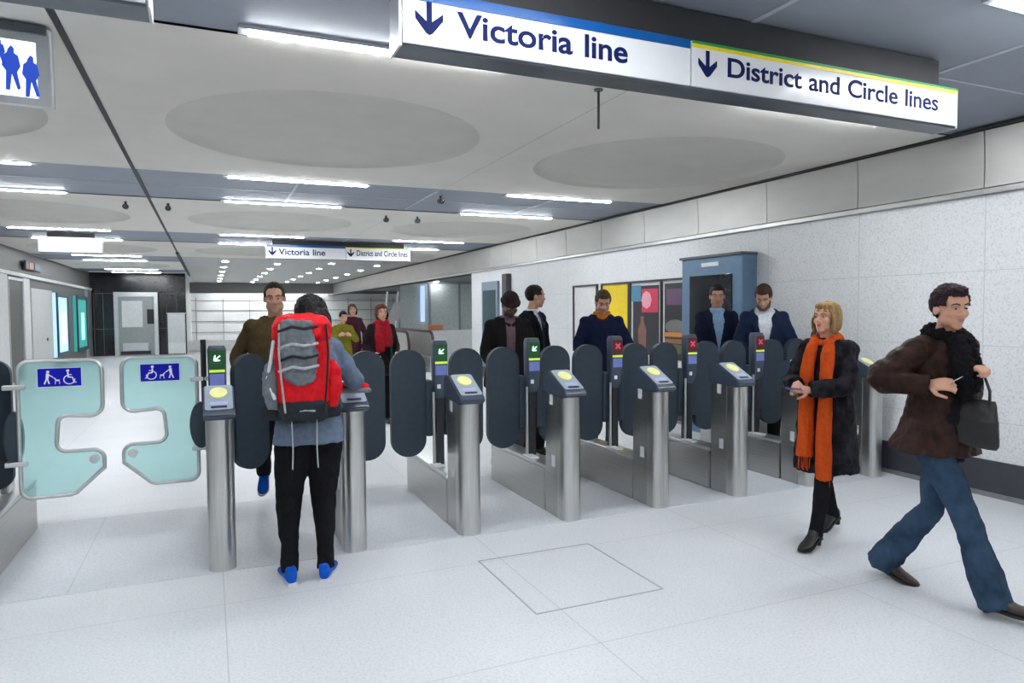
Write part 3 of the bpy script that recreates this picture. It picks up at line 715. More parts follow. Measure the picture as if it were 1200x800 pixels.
class Person:
    def __init__(s, name, loc, heading, h, label, skin, female=False, lean=0, twist=0, pelvis=(0, 0, 0), head=(0, 0, 0),
                 hands=None, elbows=((.6, -1, -.2), (-.6, -1, -.2)), feet=None, knees=((.1, 1, 0), (-.1, 1, 0)), footyaw=(-8, 8), footpitch=(0, 0),
                 near=False, lips=(.45, .18, .16), brow=(.05, .035, .025), handrot=None, curl=(.9, .9), group=None, build=1.0):
        s.s = h/1.75; k = s.s; s.k = k; s.near = near; s.build = build
        s.t = thing('person', loc, heading, label, 'person', group)
        s.skin = mat('skin_%.2f_%.2f' % (skin[0], skin[2]), skin, .45, var=.05, scale=20); s.fw = .90 if female else 1.0
        s.M = Matrix.Translation(V(pelvis)+V((0, 0, .942*k))) @ Matrix.Rotation(R(twist), 4, 'Z') @ Matrix.Rotation(-R(lean), 4, 'X')
        fw = s.fw
        s.sh = [s.T((.182*fw, -.005, .475)), s.T((-.182*fw, -.005, .475))]
        P0 = V(pelvis)+V((0, 0, .942*k)); Rz = Matrix.Rotation(R(twist*.3), 4, 'Z')
        s.hip = [P0+(Rz @ V((.088*k, 0, -.01))), P0+(Rz @ V((-.088*k, 0, -.01)))]
        feet = feet or [(.10, 0, 0), (-.10, 0, 0)]
        s.ank = []; s.knee = []
        for i in (0, 1):
            K, A = ik(s.hip[i], V(feet[i])+V((0, 0, .085*k)), .436*k, .428*k, knees[i]); s.knee.append(K); s.ank.append(A)
        s.footyaw = footyaw; s.footpitch = footpitch
        hands = hands or [(.25, .05, .78), (-.25, .05, .78)]
        s.elb = []; s.wri = []
        for i in (0, 1):
            E_, W_ = ik(s.sh[i], hands[i], .285*k, .255*k, elbows[i]); s.elb.append(E_); s.wri.append(W_)
        s.HM = s.M @ Matrix.Translation((0, .014*k, .574*k)) @ Matrix.Rotation(R(head[0]), 4, 'Z') @ Matrix.Rotation(-R(head[1]), 4, 'X') @ Matrix.Rotation(R(head[2]), 4, 'Y') @ Matrix.Translation((0, .016*k, .115*k)) @ Matrix.Scale(k*.98, 4)
        # ---- one continuous body
        b = MB()
        th = .93
        P = [(-.09, .12, .085, 0), (0, .162, .105, 0), (.10, .148, .098, 0), (.20, .132, .088, .0), (.32, .150, .10, 0), (.42, .150, .096, -.005), (.48, .128, .078, -.01), (.535, .075, .056, -.008)]
        b.loft([s.ring(z, w*fw*build, d*build, y) for z, w, d, y in P])
        b.sweep([s.T((0, -.012, .48)), s.T((0, .0, .56)), s.HM @ V((0, -.012, -.06))], [.064*k*fw, .054*k*fw, .052*k*fw], 16)
        for i in (0, 1):
            sj = s.sh[i]+s.M.to_3x3() @ V((-.028*k*(1, -1)[i], 0, -.03*k))
            b.sweep([s.T((.09*(1, -1)[i]*fw, -.01, .45)), sj, sj.lerp(s.elb[i], .5), s.elb[i], s.elb[i].lerp(s.wri[i], .35), s.wri[i]], [r*k*fw for r in (.040, .040, .038, .034, .034, .027)], 14)
            sg = (1, -1)[i]
            b.sweep([s.hip[i]+V((0, 0, .04)), s.hip[i].lerp(s.knee[i], .5), s.knee[i], s.knee[i].lerp(s.ank[i], .35), s.ank[i]], [r*k*build for r in (.070, .056, .042, .041, .030)], 14)
            f0 = s.footdir(i); q0 = R(footpitch[i]); fd = f0*cos(q0)+V((0, 0, sin(q0))); u0 = V((0, 0, cos(q0)))-f0*sin(q0); b.sweep([s.ank[i]-u0*.035*k-fd*.015, s.ank[i]-u0*.05*k+fd*.09*k], [.026*k, .020*k], 10)
            s.hand(b, i, handrot[i] if handrot else None, curl[i])
        s.headmesh(b)
        vx = .0048 if near else .0075
        s.body = b.blob('body', [s.skin], s.t, vx, 2, fac=.4)
        # face details
        for sx in (-1, 1):
            e = MB().ell((0, 0, 0), (.0098, .0085, .0062), n=12); o = e.build('eye', M_eye, s.body, True); o.data.transform(s.HM @ Matrix.Translation((sx*.031, .0770, .006)))
            e = MB().ell((0, 0, 0), (.0050, .004, .0050), n=10); q = e.build('iris', M_iris, o, True); q.data.transform(s.HM @ Matrix.Translation((sx*.030, .0835, .006)))
            e = MB().sweep([(sx*.014, .0905, .027), (sx*.032, .089, .033), (sx*.050, .076, .027)], [.0035, .0042, .0025], 8); o = e.build('eyebrow', mat('brow_%.2f' % brow[0], brow, .8), s.body, True); o.data.transform(s.HM)
        e = MB().sweep([(-.023, .0795, -.054), (-.009, .0895, -.051), (0, .0905, -.0525), (.009, .0895, -.051), (.023, .0795, -.054)], [.0025, .0045, .0042, .0045, .0025], 8)
        e.sweep([(-.020, .079, -.058), (0, .0895, -.0615), (.020, .079, -.058)], [.0025, .0058, .0025], 8)
        o = e.build('lips', mat('lips_%.2f' % lips[0], lips, .4), s.body, True); o.data.transform(s.HM)
    def T(s, p): return s.M @ (V(p)*s.k)
    def ring(s, z, w, d, y=0):
        k = s.k; rot = s.M.to_3x3(); return (s.T((0, y, z)), rot @ V((w*k, 0, 0)), rot @ V((0, d*k, 0)))
    def footdir(s, i):
        a = R(s.footyaw[i]); return V((-sin(a), cos(a), 0))
    def hand(s, b, i, fr, curl):
        k = s.k*.97; W_ = s.wri[i]; fd = (W_-s.elb[i]).normalized(); sg = (1, -1)[i]
        if fr: d = V(fr[0]).normalized(); n = V(fr[1])
        else: d = (fd+V((0, .1, -.1))).normalized(); n = V((-sg, .3, 0))
        n = (n-d*n.dot(d)).normalized(); sd = d.cross(n)*(1 if i == 1 else -1)   # thumb side
        if sd.dot(V((0, 0, 1))+V((0, .4, 0))) < 0 and not fr: sd = -sd
        def ring(t, w, h, o=0): return (W_+d*t*k+n*o, sd*w*k, n*h*k)
        b.loft([ring(-.01, .024, .019), ring(.02, .030, .017), ring(.05, .038, .015), ring(.085, .040, .012), ring(.095, .034, .009)], 16, 2.6)
        for j, (o, L) in enumerate(((.030, .062), (.0105, .072), (-.0095, .068), (-.029, .054))):
            p = W_+d*.085*k+sd*o*k; c = curl*(.9+.08*j)
            d1 = (d*cos(c*.6)+n*sin(c*.6)+sd*o*1.5).normalized(); d2 = (d*cos(c*1.5)+n*sin(c*1.5)).normalized(); d3 = (d*cos(c*2.2)+n*sin(c*2.2)).normalized()
            p1 = p+d1*L*.5*k; p2 = p1+d2*L*.32*k; p3 = p2+d3*L*.2*k
            b.sweep([p-d*.02*k, p, p1, p2, p3], [.0095*k, .0095*k, .0088*k, .008*k, .0068*k], 10)
        p = W_+d*.02*k+sd*.026*k; q = (sd*.75+d*.6+n*.35).normalized(); p1 = p+q*.038*k; q2 = (d*.85+sd*.15+n*.55).normalized(); p2 = p1+q2*.03*k; p3 = p2+q2*.02*k
        b.sweep([p-sd*.012*k, p, p1, p2, p3], [.013*k, .014*k, .0115*k, .010*k, .0085*k], 10)
    def headmesh(s, b):
        q = MB()
        q.ell((0, -.012, .030), (.074, .094, .086), n=28); q.ell((0, .020, -.028), (.059, .066, .078), n=24); q.ell((0, .060, -.090), (.026, .022, .022)); q.ell((0, .05, .045), (.06, .036, .05))
        for x in (-1, 1):
            q.ell((x*.040, .008, -.060), (.028, .035, .032)); q.ell((x*.036, .058, -.022), (.024, .022, .024)); q.ell((x*.012, .0905, -.030), (.009, .010, .008))
            q.ell((x*.0755, -.012, -.004), (.009, .019, .031), Matrix.Rotation(R(x*14), 3, 'Z'))
            q.sweep([(x*.010, .080, .028), (x*.046, .066, .028)], [.013, .010], 10)
        q.sweep([(0, .081, .020), (0, .092, -.002), (0, .101, -.024)], [.008, .0085, .0110], 12)
        q.sweep([(-.016, .076, -.053), (.016, .076, -.053)], .0115, 10); q.sweep([(-.013, .073, -.068), (.013, .073, -.068)], .0115, 10)
        bmesh.ops.transform(q.b, matrix=s.HM, verts=q.b.verts)
        me = bpy.data.meshes.new('t'); q.b.to_mesh(me); q.b.free(); b.b.from_mesh(me); bpy.data.meshes.remove(me)
    def hair(s, style, col, rough=.55, name='hair'):
        m = mat('hair_%s_%.3f' % (style, col[0]), col, rough, spec=.15, var=.35, scale=60, stretch=(1, 1, .15), bump=.4, bscale=160)
        q = MB(); inv = s.HM.inverted()
        def inface(p, zf, xw, y0, zb): return p.y > y0 and p.z < zf and abs(p.x) < xw
        if style in ('short', 'crop', 'spiky'):
            g = {'short': .010, 'crop': .006, 'spiky': .014}[style]
            q.ell((0, -.014, .034), (.075+g, .095+g, .087+g*1.25), n=32)
            if style == 'spiky': q.ell((0, .04, .095), (.055, .05, .035)); q.ell((0, -.02, .10), (.06, .07, .038))
            if style == 'short': q.ell((0, .045, .088), (.055, .045, .030))
            def cut(c):
                p = inv @ c
                if p.y > .055: lim = .072
                elif p.y > .018: lim = .055 if abs(p.x) < .06 else .02
                elif p.y > -.03: lim = .012
                else: lim = -.055
                return p.z < lim
            disp = ((.004 if style != 'spiky' else .010)*s.k, 90)
        elif style == 'bob':
            q.ell((0, -.020, .030), (.092, .108, .106), n=32); q.ell((0, -.035, -.03), (.095, .088, .085)); q.ell((0, .04, .085), (.066, .05, .035))
            for x in (-1, 1): q.ell((x*.075, .012, -.035), (.024, .045, .075))
            def cut(c):
                p = inv @ c; return (p.y > .048 and p.z < .046) or p.z < -.118 or (p.y > .02 and abs(p.x) < .062 and p.z < .03)
            disp = (.006*s.k, (70, 70, 14))
        elif style == 'long':
            q.ell((0, -.020, .032), (.098, .114, .104), n=32); q.ell((.02, -.055, -.05), (.105, .07, .12)); q.ell((.06, -.085, -.14), (.105, .065, .11)); q.ell((.085, -.03, -.07), (.06, .07, .12))
            def cut(c):
                p = inv @ c; return (p.y > .045 and p.z < .06) or (p.y > .01 and abs(p.x) < .068 and p.z < .03)
            disp = (.008*s.k, (60, 60, 10))
        elif style == 'hat':
            q.ell((0, -.014, .045), (.086, .106, .092), n=32); q.sweep([(.088*cos(a), -.014+.108*sin(a), .035) for a in [2*pi*j/28 for j in range(28)]], .012, 10, closed=True)
            def cut(c): p = inv @ c; return p.z < .022
            disp = (.003, 60)
        bmesh.ops.transform(q.b, matrix=s.HM, verts=q.b.verts)
        return q.blob(name, m, s.t, .0055 if s.near else .008, 2, disp, cut, .006)
    def trousers(s, m, thigh=.088, knee=.064, hem=.058, top=.10, hemz=.03, fold=.006, name='trousers'):
        b = MB(); k = s.k; fw = s.fw*s.build; bb = s.build
        b.loft([s.ring(-.10, .13*fw, .10*bb, 0), s.ring(-.02, .176*fw, .122*bb), s.ring(.05, .166*fw, .116*bb), s.ring(top, .152*fw, .108*bb)])
        for i in (0, 1):
            A = s.ank[i]; K = s.knee[i]; d = (A-K).normalized()
            b.sweep([s.hip[i]+V((0, 0, .03)), s.hip[i].lerp(K, .3), s.hip[i].lerp(K, .7), K, K.lerp(A, .4), K.lerp(A, .75), A+d*hemz*k], [thigh*k*bb, thigh*k*bb*.97, (thigh*.45+knee*.55)*k*bb, knee*k*bb, (knee*.6+hem*.4)*k, hem*k, hem*k*1.02], 18, round_ends=False)
        return b.blob(name, m, s.t, .007 if s.near else .011, 3, (fold*k, (22, 22, 9)))
    def top(s, m, name='jacket', e=.022, hem=-.08, flare=0, neck=.55, sleeve=(.066, .056, .043), cuff=.0, cut=None, fold=.007, voxel=None, waist=1.0, sleeves=True, solid=0, fs=(16, 16, 9), chest=0, extra=None):
        b = MB(); fw = s.fw*s.build; k = s.k; bb = s.build
        P = []
        if hem < -.12: P.append((hem, .168+flare, .122+flare*.9, 0)); P.append(((hem-.05)/2, .172+flare*.6, .124+flare*.5, 0))
        else: P.append((hem, .166+flare, .112+flare, 0))
        P += [(0, .168+flare*.3, .112+flare*.2, 0), (.10, .154*waist, .106*waist, 0), (.20, .143*waist, .100*waist, 0), (.32, .160, .108+chest, .0+chest*.5), (.42, .163, .104+chest*.7, -.004), (.475, .142, .086, -.010), (.520, .100, .066, -.012), (neck, .072, .056, -.008)]
        b.loft([s.ring(z, w*fw+e, d*bb+e*.8, y) for z, w, d, y in P])
        if sleeves:
            for i in (0, 1):
                W_ = s.wri[i]+(s.wri[i]-s.elb[i]).normalized()*cuff
                b.sweep(*(lambda q: ([s.T((.09*(1, -1)[i]*fw, -.012, .462))]+q[0], [.050*k]+q[1]))(bend(s.sh[i]+s.M.to_3x3() @ V(((-.012, .012)[i], 0, -.012)), s.elb[i], W_, sleeve[0]*k*.95, sleeve[1]*k, sleeve[2]*k)), 18, round_ends=False)
        if sleeves:
            for i in (0, 1): b.ell(s.sh[i]+s.M.to_3x3() @ V(((-.018, .018)[i], 0, -.010)), (sleeve[0]*k*1.02,)*3)
        if extra: extra(b)
        inv = s.M.inverted()
        c2 = (lambda c: cut((inv @ c)/k)) if cut else None
        return b.blob(name, m, s.t, voxel or (.007 if s.near else .010), 3, (fold*k, fs), c2, solid or (.006 if cut else 0))
    def shirt(s, m, name='shirt', e=.010):
        b = MB(); fw = s.fw*s.build; bb = s.build
        P = [(.0, .165, .108, 0), (.10, .152, .104, 0), (.20, .140, .098, 0), (.32, .156, .108, 0), (.42, .160, .104, 0), (.475, .138, .084, -.010), (.520, .094, .064, -.012), (.56, .068, .060, -.004)]
        b.loft([s.ring(z, w*fw+e*.6, d*bb+e, y) for z, w, d, y in P])
        b.sweep([s.T((.058*cos(a), .0+.060*sin(a), .545+.012*sin(a)*-1)) for a in [2*pi*j/20 for j in range(20)]], .016*s.k, 8, closed=True)
        return b.blob(name, m, s.t, .009, 2, (.003, 20))
    def collar(s, m, r=.020, z=.535, w=.075, d=.070, name='collar', drop=.03, fold=.004, rings=1, vox=.008):
        b = MB()
        for j in range(rings):
            b.sweep([s.T(((w+.008*j)*cos(a), -.004+(d+.006*j)*sin(a), z-drop*max(0, sin(a))-.022*j+.01*sin(3*a+j))) for a in [2*pi*q/24 for q in range(24)]], r*s.k, 10, closed=True)
        return b.blob(name, m, s.t, vox, 2, (fold, 30))
    def lapels(s, m):
        b = MB()
        for x in (-1, 1):
            pts = [(x*.008, .128, .13), (x*.04, .138, .26), (x*.085, .138, .38), (x*.072, .105, .47), (x*.06, .06, .53), (x*.045, .07, .53), (x*.045, .115, .44), (x*.02, .135, .30)]
            b.sweep([s.T((x*.016, .130*s.build, .12)), s.T((x*.058, .140*s.build, .28)), s.T((x*.088, .124*s.build, .40)), s.T((x*.080, .07, .49)), s.T((x*.066, .0, .54))], [.005*s.k, .008*s.k, .009*s.k, .009*s.k, .010*s.k], 12, flat=3.0)
        return b.blob('lapel', m, s.t, .006, 1)
    def tie(s, m):
        b = MB(); b.sweep([s.T((0, .080, .525)), s.T((0, .112, .47)), s.T((0, .130, .36)), s.T((0, .128, .15))], [.008*s.k, .008*s.k, .008*s.k, .009*s.k], 10, flat=2.8); return b.build('tie', m, s.t, True)
    def shoes(s, m, sole, heel=0, L=.27, name='shoe', hgt=1.0):
        for i in (0, 1):
            k = s.k; f = s.footdir(i); p = R(s.footpitch[i]); up = V((0, 0, 1)); fd = (f*cos(p)+up*sin(p)).normalized(); u = (up*cos(p)-f*sin(p)).normalized(); sd = fd.cross(u)
            O = s.ank[i]-u*.085*k
            b = MB(); rg = []
            for t, w, z0, z1 in ((-.062, .018, .022, .05), (-.055, .030, .012, .088), (-.03, .037, .010, .112), (.02, .038, .010, .108), (.055, .038, .010, .078), (.10, .043, .010, .058), (.15, .044, .010, .046), (.185, .034, .012, .036), (.205, .016, .014, .026)):
                t *= L/.27; hz = heel*max(0, min(1, (.12-t)/.12)); z0 += hz; z1 = z1*hgt+hz
                rg.append((O+fd*t*k+u*((z0+z1)/2)*k, sd*w*k, u*((z1-z0)/2)*k))
            b.loft(rg, 18, 2.5)
            sh = b.blob(name, m, s.t, .0055 if s.near else .009, 2)
            b = MB(); A = []; B = []
            for t, w in ((-.064, .022), (-.05, .034), (.0, .036), (.05, .038), (.10, .045), (.15, .046), (.19, .034), (.209, .014)):
                t *= L/.27; hz = heel*max(0, min(1, (.12-t)/.12)); A.append((t, w, hz))
            if heel:
                b.loft([(O+fd*-.04*k+u*.0, fd*.018*k, sd*.018*k), (O+fd*-.04*k+u*(heel+.012)*k, fd*.026*k, sd*.026*k)], 14)
            R_ = []
            for t, w, hz in A: R_.append([b.b.verts.new(O+fd*t*k+sd*x*w*k+u*(hz+z)*k) for x, z in ((-1, .0), (-1, .016), (1, .016), (1, .0))])
            b._skin(R_)
            b.build('sole', sole, sh)
    def skirtlike(s): pass
fabric = lambda name, col, **k: mat(name, col, k.pop('rough', .85), var=k.pop('var', .12), scale=k.pop('scale', 40), bump=k.pop('bump', .25), bscale=k.pop('bscale', 220), sheen=k.pop('sheen', 0), spec=k.pop('spec', .08), **k)
F_black = fabric('black_cloth', (.012, .012, .015)); F_navy = fabric('navy_suit_cloth', (.014, .024, .055)); F_dnavy = fabric('dark_navy_cloth', (.010, .014, .032))
F_white = fabric('white_shirt_cloth', (.72, .74, .80)); F_lblue = fabric('light_blue_shirt_cloth', (.28, .44, .66)); F_grey = fabric('blue_grey_hoodie_cloth', (.13, .17, .24))
L_black = mat('black_leather', (.012, .012, .013), .35); SOLEB = mat('black_sole', (.01, .01, .01), .6); SOLEW = mat('white_sole', (.75, .76, .8), .5)
SK = (.56, .30, .20); SK2 = (.64, .34, .23); SKD = (.10, .052, .034)
vcut = lambda z0, hw: (lambda p: p.y > .02 and p.z > z0 and abs(p.x) < hw*(p.z-z0)/(.53-z0)+.004)

# --- woman with the backpack
p = Person('bp', (.515, 4.12, 0), R(2), 1.66, 'person seen from behind in grey hoodie and black trousers, wearing the red backpack', SK, True, lean=6, twist=-6,
           pelvis=(.0, 0, 0), head=(-26, 16, 6), hands=[(.325, .36, 1.14), (-.02, .34, 1.05)], elbows=((.45, -.6, -.9), (-.5, -.5, -1)), feet=[(.075, -.02, 0), (-.125, .0, 0)],
           footyaw=(-22, 4), near=True, handrot=[((.2, .8, -.35), (0, -.2, -1)), ((.2, 1, -.2), (.3, .2, -1))], curl=(.35, .6), build=1.10)
p.top(F_grey, 'hoodie', e=.030, hem=-.10, flare=.02, fold=.010, sleeve=(.074, .062, .045))
def hood(b): pass
b = MB(); b.loft([(p.T((0, -.075, .60)), p.M.to_3x3() @ V((.085, 0, 0)), V((0, .035, .03))), (p.T((0, -.10, .53)), p.M.to_3x3() @ V((.11, 0, 0)), V((0, .05, .02))), (p.T((0, -.11, .44)), p.M.to_3x3() @ V((.07, 0, 0)), V((0, .03, .02)))])
b.blob('hood', F_grey, p.t, .008, 3, (.006, 18))
p.trousers(fabric('black_leggings', (.010, .010, .012)), thigh=.102, knee=.072, hem=.050, hemz=.02, fold=.008)
p.hair('long', (.012, .010, .011), .4)
p.shoes(fabric('bright_blue_mesh', (.01, .10, .55), rough=.5), SOLEW, L=.29, hgt=1.12)
t = thing('backpack', (0, 0, 0), 0, 'large red and grey trekking backpack on the back of the person at the gate', 'backpack')
t.location = p.t.matrix_basis @ p.T((-.045, -.125, .268)); t.rotation_euler = (R(-6), 0, R(-3))
Rd = fabric('red_nylon', (.62, .012, .018), rough=.5, bump=.15); Gy = fabric('grey_nylon', (.16, .18, .20), rough=.55); Gd = fabric('dark_nylon', (.025, .03, .035), rough=.55); Pg = fabric('pale_strap', (.42, .44, .46), rough=.6)
def rg(z, w, d, y): return (V((0, y, z)), V((w, 0, 0)), V((0, d, 0)))
b = MB(); b.loft([rg(-.16, .10, .06, -.10), rg(-.10, .135, .09, -.115), rg(.05, .145, .10, -.12), rg(.20, .15, .105, -.12), rg(.27, .13, .09, -.11), rg(.30, .08, .05, -.10)], p=3); b.blob('main_compartment', Rd, t, .006, 2, (.006, 18))
b = MB(); b.loft([rg(.20, .115, .06, -.15), rg(.24, .155, .115, -.135), rg(.31, .158, .12, -.125), rg(.355, .13, .10, -.11), rg(.375, .07, .05, -.10)], p=3); b.blob('lid', Rd, t, .006, 2, (.008, 20))
b = MB(); b.loft([(V((-.02, -.215, -.02)), V((.03, 0, 0)), V((0, .01, 0))), (V((-.02, -.218, .02)), V((.085, 0, 0)), V((0, .03, 0))), (V((-.025, -.225, .14)), V((.10, 0, 0)), V((0, .04, 0))), (V((-.03, -.232, .25)), V((.095, 0, 0)), V((0, .035, 0))), (V((-.03, -.225, .33)), V((.075, 0, 0)), V((0, .03, 0)))], p=2.6); o = b.blob('front_pocket', Gy, t, .006, 2, (.012, 24))
for z, c in ((.28, Gd), (.19, Pg), (.125, Gd), (.07, Pg)):
    MB().sweep([(-.125, -.245, z-.01), (-.06, -.272, z+.012), (.0, -.274, z), (.07, -.25, z+.015)], .008, 8, flat=.9).build('cord', c, o, True)
b = MB(); b.loft([rg(-.22, .09, .05, -.09), rg(-.20, .125, .085, -.11), rg(-.12, .135, .095, -.12), rg(-.10, .12, .085, -.12)], p=3); b.blob('bottom_panel', Gd, t, .006, 2, (.006, 20))
for s_ in (-1, 1):
    b = MB(); b.loft([(V((s_*.15, -.10, -.14)), V((.03, 0, 0)), V((0, .05, 0))), (V((s_*.165, -.10, -.05)), V((.045, 0, 0)), V((0, .07, 0))), (V((s_*.165, -.105, .06)), V((.04, 0, 0)), V((0, .065, 0))), (V((s_*.155, -.11, .12)), V((.02, 0, 0)), V((0, .04, 0)))], p=2.6); b.blob('side_pocket', Gy if s_ < 0 else Rd, t, .006, 2, (.008, 24))
    b = MB().sweep([(s_*.10, -.235, -.15), (s_*.115, -.245, .0), (s_*.125, -.25, .15), (s_*.12, -.235, .30)], .011, 8, flat=.5); b.build('compression_strap', Pg if s_ < 0 else Gd, t, True)
    MB().sweep([(s_*.065, -.16, -.21), (s_*.062, -.15, -.36), (s_*.066, -.145, -.46)], .006, 8, flat=.6).build('hanging_strap', Pg, t, True)
    b = MB().sweep([(s_*.09, -.03, .24), (s_*.115, .02, .275), (s_*.125, .11, .27), (s_*.125, .215, .17), (s_*.13, .235, .02), (s_*.15, .15, -.08), (s_*.145, -.02, -.10)], [.02, .024, .026, .024, .02, .016, .014], 10, flat=.45); b.build('shoulder_strap', Gd, t, True)
    b = MB().sweep([(s_*.13, -.04, -.17), (s_*.20, .03, -.16), (s_*.17, .15, -.165), (s_*.04, .185, -.17)], [.035, .04, .03, .02], 10, flat=.4); b.build('hip_belt', Gd, t, True)
MB().sweep([(-.15, -.17, -.08), (-.185, -.15, .02), (-.165, -.17, .12), (-.15, -.19, .22)], .009, 8).build('bottle_cord', mat('pale_cord', (.7, .75, .8), .4), t, True)
MB().sweep([(-.05, -.20, -.155), (.0, -.207, -.15), (.05, -.20, -.155)], .006, 8).build('buckle', Pg, t, True)
t = thing('red_pouch', (.815, 4.335, 1.085), R(-12), 'small red and grey pouch held on the gate reader by the backpacker', 'pouch')
b = MB(); b.loft([(V((-.10, 0, 0)), V((0, .035, 0)), V((0, 0, .022))), (V((-.05, 0, .006)), V((0, .05, 0)), V((0, 0, .032))), (V((.04, 0, .004)), V((0, .05, 0)), V((0, 0, .032))), (V((.09, 0, -.004)), V((0, .032, 0)), V((0, 0, .02)))]); b.blob('pouch_body', Rd, t, .005, 2, (.004, 30))
MB().sweep([(-.10, -.045, -.015), (0, -.062, -.012), (.09, -.04, -.016)], .016, 8).build('grey_base', Gy, t, True)

# --- tall man in brown behind the first open gate
p = Person('brown', (.475, 5.75, 0), R(178), 1.79, 'man in a brown sweater and blue shoes walking through the open gate', SK, lean=3, head=(-4, 4, 2), hands=[(.27, .02, .98), (-.14, .26, 1.08)], feet=[(.10, -.30, .16), (-.08, .12, 0)], footpitch=(-30, 0), elbows=((.5, -1, -.1), (-.4, -1, -.3)), brow=(.04, .03, .02), build=1.14)
p.top(fabric('olive_brown_knit', (.085, .060, .028), bump=.5, bscale=120), 'sweater', e=.024, hem=-.09, cuff=-.13)
p.collar(fabric('dark_brown_knit', (.025, .018, .013)), r=.024, name='collar', rings=2, w=.078)
p.trousers(F_black); p.hair('crop', (.025, .018, .014)); p.shoes(fabric('bright_blue_mesh', (.01, .1, .55)), SOLEW)
# --- far people
p = Person('red', (2.17, 9.5, 0), R(184), 1.66, 'woman far behind the gates in a black coat with a red scarf', SK2, True, head=(0, 4, 0), hands=[(.16, .18, .98), (-.15, .20, .98)], elbows=((.5, -1, -.4), (-.5, -1, -.4)), feet=[(.09, .12, 0), (-.09, -.12, 0)])
p.top(fabric('black_red_coat', (.02, .012, .015)), 'coat', e=.035, hem=-.22, flare=.02); p.trousers(F_black); p.hair('bob', (.09, .035, .02)); p.shoes(L_black, SOLEB)
b = MB(); b.sweep([p.T((.085*cos(a), .0+.085*sin(a), .54+.012*sin(3*a))) for a in [2*pi*q/24 for q in range(24)]], .036, 10, closed=True); b.sweep([p.T((.05, .10, .50)), p.T((.07, .16, .35)), p.T((.06, .17, .14))], [.03, .035, .03], 12, flat=2); b.sweep([p.T((-.04, .10, .50)), p.T((-.05, .16, .36)), p.T((-.06, .165, .22))], [.03, .032, .03], 12, flat=2)
b.blob('red_scarf', fabric('crimson_wool', (.30, .012, .02)), p.t, .01, 2, (.008, 24))
b = MB(); b.sweep([p.T((-.09, .16, .36)), p.T((-.10, .175, .10)), p.T((-.09, .18, -.1))], [.03, .035, .035], 10, flat=.4); b.build('green_lining', fabric('bottle_green_wool', (.01, .06, .045)), p.t, True)
p = Person('yel', (2.17, 12.5, 0), R(178), 1.58, 'distant dark-haired person in a yellow top, left of the woman with the red scarf', SK2, True, head=(10, 12, 0), hands=[(.1, .25, 1.15), (-.1, .25, 1.15)])
p.top(fabric('yellow_top', (.20, .18, .02)), 'yellow_top', e=.03, hem=-.08); p.trousers(F_black); p.hair('short', (.012, .01, .01)); p.shoes(L_black, SOLEB)
p = Person('dk', (2.62, 14.0, 0), R(180), 1.72, 'distant person in a plum coat with a dark bag, behind the one in yellow', SK2, True, hands=[(.24, .1, .9), (-.2, .15, 1.0)])
p.top(fabric('plum_coat', (.055, .018, .03)), 'coat', e=.035, hem=-.25, flare=.03); p.trousers(fabric('beige_cloth', (.45, .38, .32))); p.hair('bob', (.06, .04, .03)); p.shoes(L_black, SOLEB)
t = thing('shoulder_bag', (2.86, 13.72, .72), R(10), 'black shoulder bag carried by the distant person in the plum coat', 'bag')
b = MB(); b.loft([(V((0, 0, -.14)), V((.15, 0, 0)), V((0, .05, 0))), (V((0, 0, .0)), V((.16, 0, 0)), V((0, .06, 0))), (V((0, 0, .13)), V((.12, 0, 0)), V((0, .03, 0)))], p=3); b.build('bag_body', L_black, t, True)
MB().sweep([(-.10, 0, .12), (-.08, 0, .3), (.0, 0, .36), (.08, 0, .3), (.10, 0, .12)], .01, 8).build('strap', L_black, t, True)

# --- men queueing behind the closed gates
p = Person('black', (2.66, 6.22, 0), R(170), 1.76, 'dark-skinned man in a black jacket and dark knitted cap looking down', SKD, lean=6, head=(0, 26, 0), hands=[(.16, .26, 1.0), (-.20, .22, .98)], lips=(.10, .045, .04), brow=(.01, .008, .006), build=1.08, feet=[(.12, .05, 0), (-.10, -.04, 0)])
p.top(fabric('black_jacket', (.014, .013, .014)), 'jacket', e=.036, hem=-.13, flare=.01, cut=lambda q: q.y > .02 and q.z > -.02 and abs(q.x) < .035+.03*max(0, q.z)); p.shirt(fabric('mauve_jumper', (.16, .10, .12)), 'jumper', e=.02)
p.collar(fabric('black_jacket', (.014,)*3), r=.022, rings=2, w=.09, d=.082, drop=.05); p.trousers(fabric('pale_trousers', (.10, .10, .12))); p.hair('hat', (.03, .018, .02), .9, 'knitted_cap'); p.shoes(L_black, SOLEB)
p = Person('suit', (3.17, 6.72, 0), R(205), 1.83, 'man in a black suit and tie with receding hair, face turned to the right', SK, head=(42, 2, 0), hands=[(.24, .06, .86), (-.24, .06, .86)], twist=10)
p.top(F_black, 'suit_jacket', e=.026, hem=-.14, cut=vcut(.12, .07)); p.shirt(F_white); p.lapels(F_black); p.tie(fabric('dark_stripe_tie', (.03, .03, .06))); p.trousers(F_black); p.hair('crop', (.02, .016, .014)); p.shoes(L_black, SOLEB)
p = Person('navy', (3.78, 6.32, 0), R(158), 1.78, 'man in a navy sweater with an orange scarf collar in front of the yellow poster', SK2, lean=5, head=(0, 20, 0), hands=[(.14, .28, 1.02), (-.16, .28, 1.02)], elbows=((1, -.6, -.2), (-1, -.6, -.2)), build=1.1)
p.top(fabric('navy_sweater_cloth', (.012, .016, .045)), 'sweater', e=.030, hem=-.10); p.collar(fabric('orange_wool', (.62, .20, .03)), r=.024, w=.068, d=.068, z=.56, drop=.02, name='orange_collar', rings=2); p.collar(fabric('burgundy_wool', (.06, .015, .03)), r=.022, w=.100, d=.085, z=.52, drop=.02, name='outer_collar')
